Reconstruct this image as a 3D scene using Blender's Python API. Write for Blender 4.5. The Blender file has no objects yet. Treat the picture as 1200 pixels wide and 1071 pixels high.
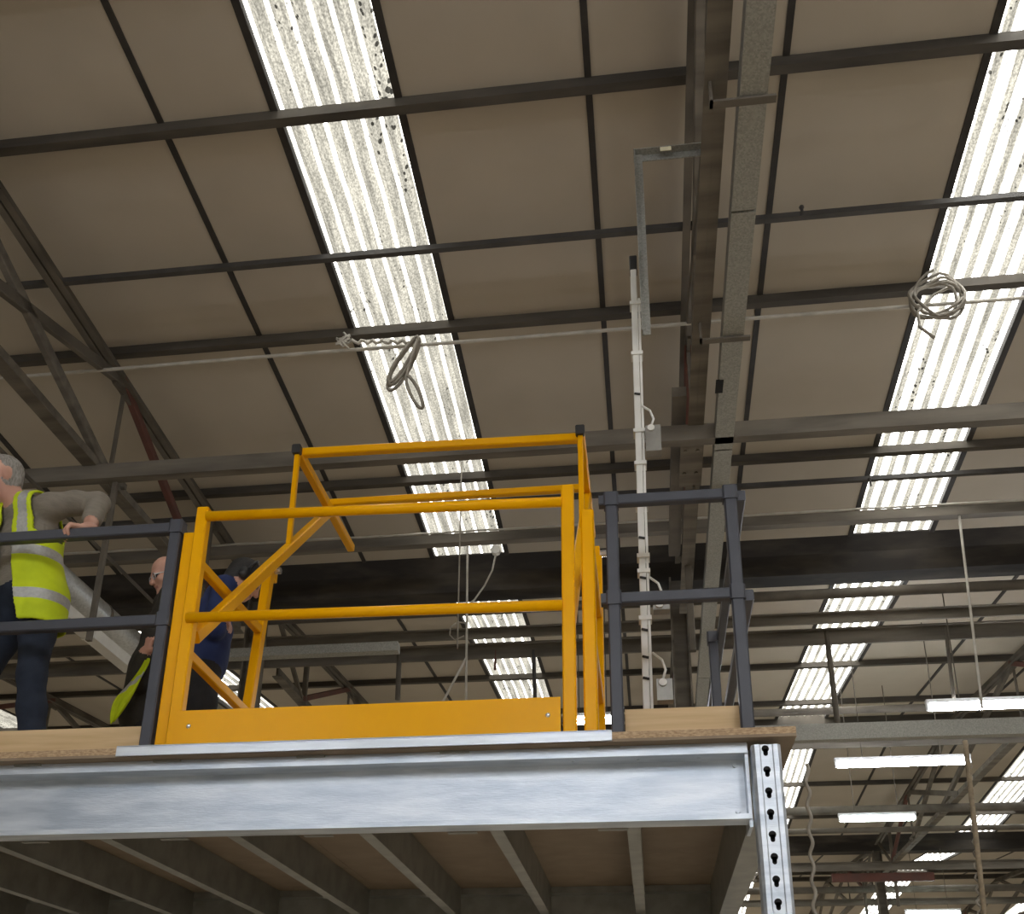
import bpy, bmesh, math, random
import numpy as np
from mathutils import Vector, Matrix, Quaternion
random.seed(7)
SC = bpy.context.scene
COL = SC.collection

# ------------------------------------------------------------------ camera
EYE = 1.6                                   # eye height; all heights below are given above the eye ("cam") and lifted by EYE
YAW, PIT, ROL, F = math.radians(7.449), math.radians(21.672), math.radians(0.537), 1238.83
_r = np.array([math.cos(YAW), math.sin(YAW), 0])
_f = np.array([-math.sin(YAW)*math.cos(PIT), math.cos(YAW)*math.cos(PIT), math.sin(PIT)])
_u = np.cross(_r, _f)
RT = math.cos(ROL)*_r + math.sin(ROL)*_u
UP = math.cos(ROL)*_u - math.sin(ROL)*_r
FW = _f
cam_data = bpy.data.cameras.new('camera')
cam = bpy.data.objects.new('camera', cam_data); COL.objects.link(cam)
cam.matrix_world = Matrix(((RT[0], UP[0], -FW[0], 0), (RT[1], UP[1], -FW[1], 0), (RT[2], UP[2], -FW[2], EYE), (0, 0, 0, 1)))
cam_data.sensor_width = 36; cam_data.sensor_fit = 'HORIZONTAL'
cam_data.lens = F*36/1200
cam_data.shift_y = (800-535.5)/1200          # the photo is the upper part of a taller frame
cam_data.clip_start = 0.05; cam_data.clip_end = 300
SC.camera = cam

def ray(x, y): return RT*((x-600)/F) - UP*((y-800)/F) + FW
def atY(x, y, Y): d = ray(x, y); d = d*(Y/d[1]); return Vector((d[0], d[1], d[2]+EYE))
def atZ(x, y, Z): d = ray(x, y); d = d*(Z/d[2]); return Vector((d[0], d[1], d[2]+EYE))
def atX(x, y, X): d = ray(x, y); d = d*(X/d[0]); return Vector((d[0], d[1], d[2]+EYE))

# ------------------------------------------------------------------ world and view
W = bpy.data.worlds.new('sky'); SC.world = W; W.use_nodes = True
W.node_tree.nodes['Background'].inputs[0].default_value = (0.80, 0.88, 1.0, 1)
W.node_tree.nodes['Background'].inputs[1].default_value = 1.0
SC.view_settings.view_transform = 'Standard'; SC.view_settings.look = 'None'
SC.view_settings.gamma = 1.0; SC.view_settings.use_curve_mapping = False
SC.view_settings.exposure = 0.48
SKY_GAIN = 9.0          # daylight through the rooflights
TUBE_GAIN = 45.0        # fluorescent tubes

# ------------------------------------------------------------------ materials
MATS = {}
def new_mat(name):
    m = bpy.data.materials.new(name); m.use_nodes = True
    nt = m.node_tree; nt.nodes.clear()
    o = nt.nodes.new('ShaderNodeOutputMaterial'); MATS[name] = m
    return m, nt, o
def N(nt, t, **kw):
    n = nt.nodes.new(t)
    for k, v in kw.items(): setattr(n, k, v)
    return n
def coords(nt, scale=(1, 1, 1), kind='Object'):
    tc = N(nt, 'ShaderNodeTexCoord'); mp = N(nt, 'ShaderNodeMapping'); mp.inputs['Scale'].default_value = scale
    nt.links.new(tc.outputs[kind], mp.inputs['Vector']); return mp.outputs['Vector']
def pmat(name, c1, c2=None, scale=4.0, rough=0.6, metal=0.0, bump=0.0, detail=4, stretch=(1, 1, 1), rough2=None, tex='noise', lo=0.35, hi=0.65, bscale=None, spec=0.5, coat=0.0):
    m, nt, o = new_mat(name)
    b = N(nt, 'ShaderNodeBsdfPrincipled'); nt.links.new(b.outputs[0], o.inputs[0])
    b.inputs['Roughness'].default_value = rough; b.inputs['Metallic'].default_value = metal
    b.inputs['Specular IOR Level'].default_value = spec; b.inputs['Coat Weight'].default_value = coat
    b.inputs['Coat Roughness'].default_value = 0.12
    if c2 is None: c2 = tuple(x*0.8 for x in c1)
    v = coords(nt, stretch)
    if tex == 'voronoi':
        t = N(nt, 'ShaderNodeTexVoronoi'); t.inputs['Scale'].default_value = scale; fac = t.outputs['Color']
    else:
        t = N(nt, 'ShaderNodeTexNoise'); t.inputs['Scale'].default_value = scale; t.inputs['Detail'].default_value = detail; fac = t.outputs['Fac']
    nt.links.new(v, t.inputs['Vector'])
    r = N(nt, 'ShaderNodeValToRGB')
    r.color_ramp.elements[0].position = lo; r.color_ramp.elements[0].color = (*c1, 1)
    r.color_ramp.elements[1].position = hi; r.color_ramp.elements[1].color = (*c2, 1)
    nt.links.new(fac, r.inputs[0]); nt.links.new(r.outputs[0], b.inputs['Base Color'])
    if rough2 is not None:
        mr = N(nt, 'ShaderNodeMapRange'); mr.inputs['To Min'].default_value = rough; mr.inputs['To Max'].default_value = rough2
        nt.links.new(fac, mr.inputs[0]); nt.links.new(mr.outputs[0], b.inputs['Roughness'])
    if bump:
        bp = N(nt, 'ShaderNodeBump'); bp.inputs['Strength'].default_value = bump; bp.inputs['Distance'].default_value = 0.01
        n2 = N(nt, 'ShaderNodeTexNoise'); n2.inputs['Scale'].default_value = bscale or scale*4; n2.inputs['Detail'].default_value = 3
        nt.links.new(v, n2.inputs['Vector'])
        nt.links.new(n2.outputs['Fac'], bp.inputs['Height']); nt.links.new(bp.outputs[0], b.inputs['Normal'])
    return m
def emat(name, col, strength):
    m, nt, o = new_mat(name)
    e = N(nt, 'ShaderNodeEmission'); e.inputs[0].default_value = (*col, 1); e.inputs[1].default_value = strength
    nt.links.new(e.outputs[0], o.inputs[0]); return m

pmat('board', (0.515, 0.46, 0.375), (0.44, 0.39, 0.315), 0.7, 0.85, bump=0.05, detail=6, bscale=60)
pmat('roof_deck', (0.30, 0.28, 0.25), (0.24, 0.22, 0.19), 0.7, 0.9)
pmat('black_strip', (0.025, 0.022, 0.02), (0.04, 0.035, 0.03), 6, 0.7)
pmat('purlin_steel', (0.045, 0.038, 0.030), (0.095, 0.082, 0.064), 2.2, 0.75, detail=6, stretch=(0.6, 3, 3))
pmat('truss_steel', (0.085, 0.073, 0.057), (0.15, 0.13, 0.102), 3, 0.7, detail=6)
pmat('dusty_steel', (0.19, 0.168, 0.135), (0.10, 0.088, 0.07), 2.5, 0.8, detail=6, stretch=(0.5, 3, 3))
pmat('thin_steel', (0.045, 0.042, 0.04), (0.07, 0.065, 0.06), 4, 0.6)
pmat('red_steel', (0.14, 0.05, 0.035), (0.10, 0.045, 0.035), 5, 0.7)
pmat('gutter', (0.020, 0.017, 0.015), (0.085, 0.072, 0.056), 1.6, 0.8, detail=7, stretch=(0.8, 2, 3), lo=0.45, hi=0.8)
pmat('galv', (0.46, 0.47, 0.46), (0.62, 0.63, 0.62), 55, 0.42, 0.75, rough2=0.6, tex='voronoi', lo=0.1, hi=0.9)
pmat('galv_dull', (0.26, 0.26, 0.235), (0.40, 0.395, 0.36), 110, 0.5, 0.6, rough2=0.7, tex='voronoi', lo=0.1, hi=0.9)
pmat('galv_beam', (0.46, 0.52, 0.595), (0.70, 0.75, 0.81), 7, 0.33, 0.7, rough2=0.5, detail=10, stretch=(0.5, 2, 3.0), bump=0.10, bscale=60)
pmat('galv_shaded', (0.25, 0.25, 0.225), (0.33, 0.325, 0.295), 8, 0.45, 0.7, detail=6)  # galvanised steel darkened: shade under the deck is put into the colour
pmat('alu', (0.60, 0.64, 0.67), (0.50, 0.54, 0.58), 12, 0.35, 0.5, detail=5, stretch=(0.3, 4, 4))
pmat('yellow', (0.90, 0.435, 0.0), (0.86, 0.41, 0.0), 3, 0.30, 0.0, detail=3, spec=0.12, coat=0.0)
pmat('rail_grey', (0.052, 0.056, 0.072), (0.043, 0.046, 0.06), 6, 0.45)
pmat('black_plastic', (0.012, 0.012, 0.013), (0.02, 0.02, 0.02), 10, 0.5)
pmat('hole', (0.006, 0.006, 0.007), (0.008, 0.008, 0.008), 10, 0.9)
pmat('pine', (0.68, 0.50, 0.28), (0.56, 0.39, 0.20), 3.5, 0.6, detail=5, stretch=(0.6, 8, 10))
pmat('chipboard', (0.56, 0.41, 0.25), (0.32, 0.205, 0.115), 160, 0.8, detail=4, stretch=(0.35, 1, 1), bump=0.2)
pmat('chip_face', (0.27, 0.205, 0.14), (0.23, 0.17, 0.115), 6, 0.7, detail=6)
pmat('white_pvc', (0.66, 0.65, 0.60), (0.74, 0.73, 0.69), 6, 0.4)
pmat('grey_box', (0.32, 0.31, 0.28), (0.24, 0.23, 0.21), 12, 0.4, 0.4)
pmat('cable_grey', (0.34, 0.31, 0.26), (0.22, 0.20, 0.165), 8, 0.6)
pmat('cable_pale', (0.55, 0.52, 0.46), (0.42, 0.40, 0.35), 8, 0.6)
pmat('rope', (0.30, 0.24, 0.16), (0.20, 0.16, 0.11), 30, 0.9)
pmat('cobweb', (0.5, 0.47, 0.4), (0.35, 0.33, 0.28), 20, 0.9)
pmat('twig', (0.20, 0.15, 0.10), (0.14, 0.10, 0.07), 20, 0.9)
pmat('concrete', (0.54, 0.475, 0.385), (0.45, 0.395, 0.32), 0.8, 0.65, detail=8)
pmat('wall_paint', (0.50, 0.49, 0.46), (0.42, 0.41, 0.385), 0.6, 0.8, detail=6)
pmat('fitting_white', (0.75, 0.76, 0.76), (0.68, 0.69, 0.70), 5, 0.4)
pmat('sticker', (0.75, 0.70, 0.50), (0.65, 0.60, 0.42), 30, 0.6)
pmat('bolt_zinc', (0.75, 0.75, 0.74), (0.65, 0.65, 0.64), 30, 0.25, 0.8)
emat('tube_white', (0.90, 0.93, 1.0), TUBE_GAIN)
emat('tube_cool', (0.82, 1.0, 0.98), TUBE_GAIN*0.8)
# people
pmat('skin', (0.60, 0.34, 0.25), (0.50, 0.26, 0.19), 9, 0.55, detail=4)
pmat('grey_hair', (0.34, 0.32, 0.29), (0.20, 0.18, 0.16), 120, 0.8, stretch=(1, 1, 0.3))
pmat('black_hair', (0.012, 0.011, 0.011), (0.025, 0.022, 0.02), 90, 0.7)
pmat('sweater', (0.245, 0.215, 0.175), (0.205, 0.18, 0.145), 14, 0.95, bump=0.25, stretch=(1, 1, 3), bscale=40)
pmat('jeans', (0.010, 0.016, 0.031), (0.017, 0.025, 0.044), 16, 0.9, bump=0.2, bscale=30)
pmat('navy', (0.012, 0.024, 0.095), (0.018, 0.034, 0.12), 12, 0.9, bump=0.2, bscale=30)
pmat('black_cloth', (0.010, 0.010, 0.012), (0.018, 0.017, 0.018), 14, 0.9, bump=0.2, bscale=30)
pmat('coat', (0.020, 0.017, 0.013), (0.034, 0.029, 0.022), 10, 0.85, bump=0.25, bscale=25)
pmat('boot', (0.02, 0.016, 0.012), (0.03, 0.024, 0.018), 12, 0.6)
pmat('hivis', (0.62, 0.74, 0.005), (0.50, 0.62, 0.004), 7, 0.75, bump=0.3, bscale=22)
pmat('hivis_silver', (0.46, 0.46, 0.44), (0.38, 0.38, 0.365), 60, 0.45, 0.3)
pmat('eye', (0.02, 0.016, 0.014), (0.03, 0.025, 0.02), 10, 0.3)
pmat('lip', (0.42, 0.19, 0.155), (0.38, 0.17, 0.14), 10, 0.5)
pmat('lens_glass', (0.65, 0.68, 0.70), (0.60, 0.63, 0.66), 10, 0.1, 0.4)

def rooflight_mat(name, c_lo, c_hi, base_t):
    # corrugated GRP sheet sky light put in as emission; bands mix trough grime and corrugation shading, plus specks and moss
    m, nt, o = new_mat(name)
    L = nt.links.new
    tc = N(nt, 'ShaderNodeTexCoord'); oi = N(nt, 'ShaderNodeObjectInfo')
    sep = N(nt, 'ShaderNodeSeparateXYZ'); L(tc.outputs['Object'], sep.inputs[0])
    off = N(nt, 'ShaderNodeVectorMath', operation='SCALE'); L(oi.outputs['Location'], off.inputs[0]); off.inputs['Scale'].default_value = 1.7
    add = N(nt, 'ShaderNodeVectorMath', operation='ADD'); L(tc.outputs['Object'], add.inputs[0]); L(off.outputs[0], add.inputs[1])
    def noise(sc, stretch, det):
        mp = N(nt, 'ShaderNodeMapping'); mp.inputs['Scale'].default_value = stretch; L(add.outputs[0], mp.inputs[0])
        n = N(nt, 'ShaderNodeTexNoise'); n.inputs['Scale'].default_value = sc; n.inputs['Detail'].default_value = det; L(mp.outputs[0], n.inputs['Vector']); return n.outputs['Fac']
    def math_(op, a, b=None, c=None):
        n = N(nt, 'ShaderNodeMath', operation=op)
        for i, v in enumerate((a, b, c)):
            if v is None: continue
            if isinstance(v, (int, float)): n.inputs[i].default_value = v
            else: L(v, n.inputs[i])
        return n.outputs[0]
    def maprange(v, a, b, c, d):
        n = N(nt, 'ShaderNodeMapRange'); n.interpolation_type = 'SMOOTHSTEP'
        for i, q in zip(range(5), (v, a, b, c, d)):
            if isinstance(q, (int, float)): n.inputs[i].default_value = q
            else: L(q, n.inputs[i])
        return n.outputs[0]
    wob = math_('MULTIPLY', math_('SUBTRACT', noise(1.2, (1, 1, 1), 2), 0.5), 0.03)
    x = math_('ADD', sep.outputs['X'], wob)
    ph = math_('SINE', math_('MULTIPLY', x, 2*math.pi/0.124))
    lit_crest = maprange(ph, c_lo, c_hi, 0.0, 1.0)              # bright crests: washed, with the corrugation's light painted in
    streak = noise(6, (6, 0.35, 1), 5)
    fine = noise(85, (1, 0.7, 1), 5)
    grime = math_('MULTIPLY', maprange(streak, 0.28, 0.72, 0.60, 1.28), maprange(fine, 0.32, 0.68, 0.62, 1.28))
    base = math_('ADD', math_('MULTIPLY', lit_crest, 0.80), base_t)
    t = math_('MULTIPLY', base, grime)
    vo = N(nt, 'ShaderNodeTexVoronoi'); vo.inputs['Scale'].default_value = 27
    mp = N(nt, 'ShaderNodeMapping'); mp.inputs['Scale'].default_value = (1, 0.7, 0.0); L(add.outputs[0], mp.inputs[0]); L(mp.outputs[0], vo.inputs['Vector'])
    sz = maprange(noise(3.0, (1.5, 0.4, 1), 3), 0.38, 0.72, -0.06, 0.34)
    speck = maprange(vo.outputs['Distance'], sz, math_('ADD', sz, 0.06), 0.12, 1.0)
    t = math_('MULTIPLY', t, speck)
    ramp = N(nt, 'ShaderNodeMix', data_type='RGBA'); L(lit_crest, ramp.inputs[0])
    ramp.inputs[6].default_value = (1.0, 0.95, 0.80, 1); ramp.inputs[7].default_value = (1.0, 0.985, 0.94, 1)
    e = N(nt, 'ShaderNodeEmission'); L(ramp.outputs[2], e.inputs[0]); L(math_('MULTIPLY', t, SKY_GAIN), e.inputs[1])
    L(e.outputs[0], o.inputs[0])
rooflight_mat('rooflight', 0.60, 1.12, 0.058)
rooflight_mat('rooflight_bright', -0.50, 0.65, 0.060)  # wider bright bands: viewing-angle brightness put into the emission

# ------------------------------------------------------------------ mesh helpers
class MB:
    def __init__(s): s.v = []; s.f = []; s.m = []
    def add(s, vs, fs, mi=0):
        o = len(s.v); s.v += [Vector(p) for p in vs]
        for f in fs: s.f.append([i+o for i in f]); s.m.append(mi)
    def box(s, a, b, mi=0):
        x0, y0, z0 = (min(p, q) for p, q in zip(a, b)); x1, y1, z1 = (max(p, q) for p, q in zip(a, b))
        s.add([(x0, y0, z0), (x1, y0, z0), (x1, y1, z0), (x0, y1, z0), (x0, y0, z1), (x1, y0, z1), (x1, y1, z1), (x0, y1, z1)],
              [(0, 3, 2, 1), (4, 5, 6, 7), (0, 1, 5, 4), (1, 2, 6, 5), (2, 3, 7, 6), (3, 0, 4, 7)], mi); return s
    def bar(s, p, q, w, h, up=(0, 0, 1), mi=0):
        """rectangular bar p->q, w across, h along 'up'"""
        p = Vector(p); q = Vector(q); d = (q-p).normalized(); u = Vector(up)
        r = d.cross(u)
        if r.length < 1e-4: r = d.cross(Vector((1, 0, 0)))
        r.normalize(); u = r.cross(d).normalized()
        c = 0.12*min(w, h)
        prof = [(-w/2+c, -h/2), (w/2-c, -h/2), (w/2, -h/2+c), (w/2, h/2-c), (w/2-c, h/2), (-w/2+c, h/2), (-w/2, h/2-c), (-w/2, -h/2+c)]
        s.extrude(p, q, r, u, prof, mi); return s
    def extrude(s, p, q, r, u, prof, mi=0):
        n = len(prof); r = Vector(r); u = Vector(u); p = Vector(p); q = Vector(q)
        vs = [p+r*a+u*b for a, b in prof]+[q+r*a+u*b for a, b in prof]
        fs = [(i, (i+1) % n, n+(i+1) % n, n+i) for i in range(n)]+[tuple(range(n-1, -1, -1)), tuple(range(n, 2*n))]
        s.add(vs, fs, mi)
    def angle(s, p, q, w, t, r, u, mi=0):
        """L section"""
        s.extrude(p, q, r, u, [(0, 0), (w, 0), (w, t), (t, t), (t, w), (0, w)], mi); return s
    def tube(s, pts, r, n=10, mi=0, cap=True):
        pts = [Vector(p) for p in pts]; rs = r if isinstance(r, (list, tuple)) else [r]*len(pts)
        d0 = (pts[1]-pts[0]).normalized(); a = d0.orthogonal().normalized(); vs = []
        for i, p in enumerate(pts):
            d = (pts[min(i+1, len(pts)-1)]-pts[max(i-1, 0)]).normalized()
            a = (a-d*a.dot(d)).normalized(); b = d.cross(a)
            for k in range(n):
                t = 2*math.pi*k/n; vs.append(p+(a*math.cos(t)+b*math.sin(t))*rs[i])
        fs = []
        for i in range(len(pts)-1):
            for k in range(n):
                fs.append((i*n+k, i*n+(k+1) % n, (i+1)*n+(k+1) % n, (i+1)*n+k))
        if cap: fs += [tuple(range(n-1, -1, -1)), tuple(range((len(pts)-1)*n, len(pts)*n))]
        s.add(vs, fs, mi); return s
    def ball(s, c, r, n=10, mi=0):
        rr = r if isinstance(r, (list, tuple)) else (r, r, r); c = Vector(c); vs = []; fs = []
        for i in range(1, n):
            for k in range(n):
                t = math.pi*i/n; p = 2*math.pi*k/n
                vs.append(c+Vector((rr[0]*math.sin(t)*math.cos(p), rr[1]*math.sin(t)*math.sin(p), rr[2]*math.cos(t))))
        for i in range(n-2):
            for k in range(n): fs.append((i*n+k, (i+1)*n+k, (i+1)*n+(k+1) % n, i*n+(k+1) % n))
        top = len(vs); vs += [c+Vector((0, 0, rr[2])), c-Vector((0, 0, rr[2]))]
        for k in range(n): fs.append((top, k, (k+1) % n)); fs.append((top+1, (n-2)*n+(k+1) % n, (n-2)*n+k))
        s.add(vs, fs, mi); return s
    def build(s, name, mat, parent=None, smooth=False, loc=None):
        """vertices are in world space; they are stored relative to loc (or to the parent)"""
        base = Vector(loc) if loc is not None else (parent_world(parent) if parent else Vector((0, 0, 0)))
        me = bpy.data.meshes.new(name); me.from_pydata([tuple(p-base) for p in s.v], [], s.f)
        for mm in (mat if isinstance(mat, (list, tuple)) else [mat]): me.materials.append(MATS[mm])
        if len(set(s.m)) > 1 or (s.m and s.m[0]): me.polygons.foreach_set('material_index', s.m)
        bm = bmesh.new(); bm.from_mesh(me); bmesh.ops.recalc_face_normals(bm, faces=bm.faces); bm.to_mesh(me); bm.free()
        if smooth: me.polygons.foreach_set('use_smooth', [True]*len(me.polygons))
        me.update()
        ob = bpy.data.objects.new(name, me); COL.objects.link(ob)
        if parent: ob.parent = parent; ob.location = base-parent_world(parent)
        else: ob.location = base
        return ob
def parent_world(o):
    p = Vector((0, 0, 0))
    while o is not None: p = p+o.location; o = o.parent
    return p
def tag(o, label, cat, group=None):
    o['label'] = label; o['category'] = cat
    if group: o['group'] = group
    return o
def thing(name, label, cat, loc, group=None):
    o = bpy.data.objects.new(name, None); o.empty_display_size = 0.1; COL.objects.link(o); o.location = Vector(loc)
    return tag(o, label, cat, group)
def struct(o, label=None):
    o['kind'] = 'structure'
    if label: o['label'] = label
    return o
def center(mb):
    xs = [p.x for p in mb.v]; ys = [p.y for p in mb.v]; zs = [p.z for p in mb.v]
    return Vector(((min(xs)+max(xs))/2, (min(ys)+max(ys))/2, min(zs)))
def solo(mb, name, mat, label, cat, group=None, smooth=False):
    return tag(mb.build(name, mat, None, smooth, loc=center(mb)), label, cat, group)
def copy_tree(o, dx, label=None, group=None):
    c = o.copy(); COL.objects.link(c); c.location = o.location+Vector(dx)
    if label: c['label'] = label
    if group: c['group'] = group
    for ch in o.children:
        k = ch.copy(); COL.objects.link(k); k.parent = c
        for g in ch.children:
            q = g.copy(); COL.objects.link(q); q.parent = k
    return c

# ------------------------------------------------------------------ the hall
SL = math.tan(math.radians(4.356)); HALF = 6.7; VAL = 10.3
ZV = 6.239-SL*VAL+EYE                         # roof underside height at the valleys
XA, XB = -26.0, 19.0
YA, YB = VAL-4*HALF, VAL+6*HALF
def zroof(Y):
    t = (Y-VAL) % (2*HALF); return ZV+SL*(t if t <= HALF else 2*HALF-t)
def sec(n):
    """roof slope n: Y at its valley end, direction towards the ridge"""
    k = math.floor((n+1)/2)
    return (VAL+2*HALF*k, +1 if n % 2 == 0 else -1)
ROWS = [0.16, 1.77, 3.70, 5.58, HALF]          # distances of the board rows / purlins from the valley

mb = MB(); mb.box((XA, YA, -0.2), (XB, YB, 0)); struct(mb.build('floor', 'concrete'), 'pale concrete factory floor')
for nm, a, b in (('wall_back', (XA, YB, 0), (XB, YB+0.2, 8.3)), ('wall_front', (XA, YA-0.2, 0), (XB, YA, 8.3)),
                 ('wall_left', (XA-0.2, YA, 0), (XA, YB, 8.3)), ('wall_right', (XB, YA, 0), (XB+0.2, YB, 8.3))):
    mb = MB(); mb.box(a, b); struct(mb.build(nm, 'wall_paint'), 'pale painted hall wall')
ORD = ['first', 'second', 'third', 'fourth', 'fifth', 'sixth', 'seventh', 'eighth', 'ninth', 'tenth']
STRIPW = 0.81; PER = 4.39; S0 = -2.18
strips = [S0+PER*k for k in range(-5, 5)]
# ceiling: outer deck slab above everything (opaque, with the rooflight slots left open), boards hung under it as panels
ceil = None
mb = MB()
edges = [XA]+[e for s in strips for e in (s, s+STRIPW)]+[XB]
for n in range(-4, 6):
    y0, d = sec(n); y1 = y0+d*HALF
    for i in range(0, len(edges), 2):
        a, b = edges[i], edges[i+1]
        p = [(a, y0, ZV+.05), (b, y0, ZV+.05), (b, y1, ZV+.05+SL*HALF), (a, y1, ZV+.05+SL*HALF)]
        mb.add(p+[(x, y, z+0.05) for x, y, z in p], [(0, 1, 2, 3), (4, 5, 6, 7), (0, 1, 5, 4), (1, 2, 6, 5), (2, 3, 7, 6), (3, 0, 4, 7)])
ceil = struct(mb.build('ceiling', 'roof_deck'), 'low-pitched board-lined factory roof in parallel spans')
# lining boards: separate pieces on the slopes the photo shows
def joints_in(a, b):
    """board joints between two rooflights; the measured bay keeps its own cuts"""
    if abs(a-(S0-PER+STRIPW)) < 0.01: return [a, -4.30, -2.94, b]
    w = (b-a)/3; return [a, a+w, a+2*w, b]
panel_mesh = {}
def board(a, b, n, r0, r1):
    y0, d = sec(n); L = (r1-r0); key = (round(b-a, 3), round(L, 3), d)
    g = 0.012
    if key not in panel_mesh:
        m = MB(); w = b-a
        vs = []
        for zz in (0, 0.03):
            vs += [(g, d*g, SL*g+zz), (w-g, d*g, SL*g+zz), (w-g, d*(L-g), SL*(L-g)+zz), (g, d*(L-g), SL*(L-g)+zz)]
        m.add(vs, [(0, 1, 2, 3), (4, 5, 6, 7), (0, 1, 5, 4), (1, 2, 6, 5), (2, 3, 7, 6), (3, 0, 4, 7)])
        o = m.build('ceiling_panel', 'board'); panel_mesh[key] = o.data
    else:
        o = bpy.data.objects.new('ceiling_panel', panel_mesh[key]); COL.objects.link(o)
    o.parent = ceil; o.location = (a, y0+d*r0, ZV+SL*r0)
cover_mesh = {}
def cover(x, n, w, name='joint_strip'):
    y0, d = sec(n); key = (d, w)
    if key not in cover_mesh:
        m = MB(); L0 = 0.16
        m.add([(-w/2, d*L0, SL*L0-.012), (w/2, d*L0, SL*L0-.012), (w/2, d*HALF, SL*HALF-.012), (-w/2, d*HALF, SL*HALF-.012),
               (-w/2, d*L0, SL*L0+.045), (w/2, d*L0, SL*L0+.045), (w/2, d*HALF, SL*HALF+.045), (-w/2, d*HALF, SL*HALF+.045)],
              [(0, 1, 2, 3), (4, 5, 6, 7), (0, 1, 5, 4), (1, 2, 6, 5), (2, 3, 7, 6), (3, 0, 4, 7)])
        o = m.build(name, 'black_strip'); cover_mesh[key] = o.data
    else:
        o = bpy.data.objects.new(name, cover_mesh[key]); COL.objects.link(o)
    o.parent = ceil; o.location = (x, y0, ZV)
VIS = {-1: (-9, 5.5), 0: (-13.5, 8.5), 1: (-17, 9.8), 2: (-3.0, 12.3)}     # slopes in view: board by board
rest = MB()
for n in range(-4, 6):
    y0, d = sec(n)
    bays = [(strips[i]+STRIPW, strips[i+1]) for i in range(len(strips)-1)]
    for a, b in bays:
        lo, hi = VIS.get(n, (1, 0))
        js = joints_in(a, b)
        for j0, j1 in zip(js[:-1], js[1:]):
            if lo < (j0+j1)/2 < hi:
                for r0, r1 in zip(ROWS[:-1], ROWS[1:]): board(j0, j1, n, r0, r1)
            else:
                L0 = 0.16
                rest.add([(j0, y0+d*L0, ZV+SL*L0), (j1, y0+d*L0, ZV+SL*L0), (j1, y0+d*HALF, ZV+SL*HALF), (j0, y0+d*HALF, ZV+SL*HALF)], [(0, 1, 2, 3)])
        if n in VIS:
            for x in js[1:-1]:
                if lo-1 < x < hi+1: cover(x, n, 0.042)
            for x in (js[0], js[-1]):
                if lo-1 < x < hi+1: cover(x, n, 0.05, 'rooflight_trim')
for r0, r1 in zip(ROWS[:-1], ROWS[1:]): board(S0-PER, S0-PER+STRIPW, -1, r0, r1)      # this strip is boarded over
o = rest.build('far_lining', 'board', ceil); o['kind'] = 'stuff'

# rooflights: one corrugated sheet per strip and slope
sheet_mesh = {}
wn = 0
for n in range(-4, 6):
    y0, d = sec(n)
    for s in strips:
        if not (-21 < s < 13) or (n == -1 and abs(s-(S0-PER)) < 0.1): continue
        wn += 1
        rm = 'rooflight' if s < 0 and n <= 0 else 'rooflight_bright'; key = (d, rm)
        if key not in sheet_mesh:
            m = MB(); NX = 104; vs = []
            for j in range(8):
                t = 0.05+(HALF-0.05)*j/7
                for i in range(NX+1):
                    x = STRIPW*i/NX
                    vs.append((x, d*t, SL*t+0.055+0.022*math.sin(2*math.pi*x/0.124)))
            fs = [(j*(NX+1)+i, j*(NX+1)+i+1, (j+1)*(NX+1)+i+1, (j+1)*(NX+1)+i) for j in range(7) for i in range(NX)]
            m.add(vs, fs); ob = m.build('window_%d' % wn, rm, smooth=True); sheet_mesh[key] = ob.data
        else:
            ob = bpy.data.objects.new('window_%d' % wn, sheet_mesh[key]); COL.objects.link(ob)
        ob.location = (s, y0, ZV)
        struct(ob, 'grimy corrugated translucent rooflight strip')

# purlins (dark steel, along X) on every slope
def xbar(name, Y, z0, z1, w, mat, label, cat='beam', group=None, xa=XA, xb=XB):
    m = MB(); m.box((xa, Y-w/2, z0), (xb, Y+w/2, z1)); return solo(m, name, mat, label, cat, group)
for n in range(-2, 4):
    y0, d = sec(n)
    for i, r in enumerate(ROWS[1:4]):
        Y = y0+d*r; z = zroof(Y)
        m = MB(); m.extrude((XA, Y, z), (XB, Y, z), (0, 1, 0), (0, 0, 1), [(-0.032, -0.078), (0.034, -0.078), (0.034, -0.071), (-0.025, -0.071), (-0.025, -0.009), (0.034, -0.009), (0.034, -0.002), (-0.032, -0.002)])
        if n == -1: lab = ('dark dusty roof purlin nearest the valley gutter, above the raised gate', 'dark dusty roof purlin passing behind the hanging cable coils', 'topmost dark roof purlin in the photo, crossing both rooflights')[i]; g = None
        else: lab = 'dark steel purlin, %s from the gutter, on the roof slope %s' % (ORD[i], {-2: 'behind the viewer', 0: 'just beyond the black gutter', 1: 'past the first far ridge', 2: 'past the second gutter', 3: 'past the second far ridge'}[n]); g = 'purlins of the farther roof slopes'
        solo(m, 'roof_purlin', 'purlin_steel', lab, 'beam', g)
# ridge boards
for k in (-1, 0, 1, 2):
    Y = VAL-HALF+2*HALF*k; z = zroof(Y)
    xbar('ridge_board', Y, z-0.12, z+0.05, 0.10, 'purlin_steel', 'dark ridge board at the crest of the %s roof span' % {-1: 'rearmost', 0: 'nearest', 1: 'second', 2: 'third'}[k], group='ridge boards')
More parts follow.
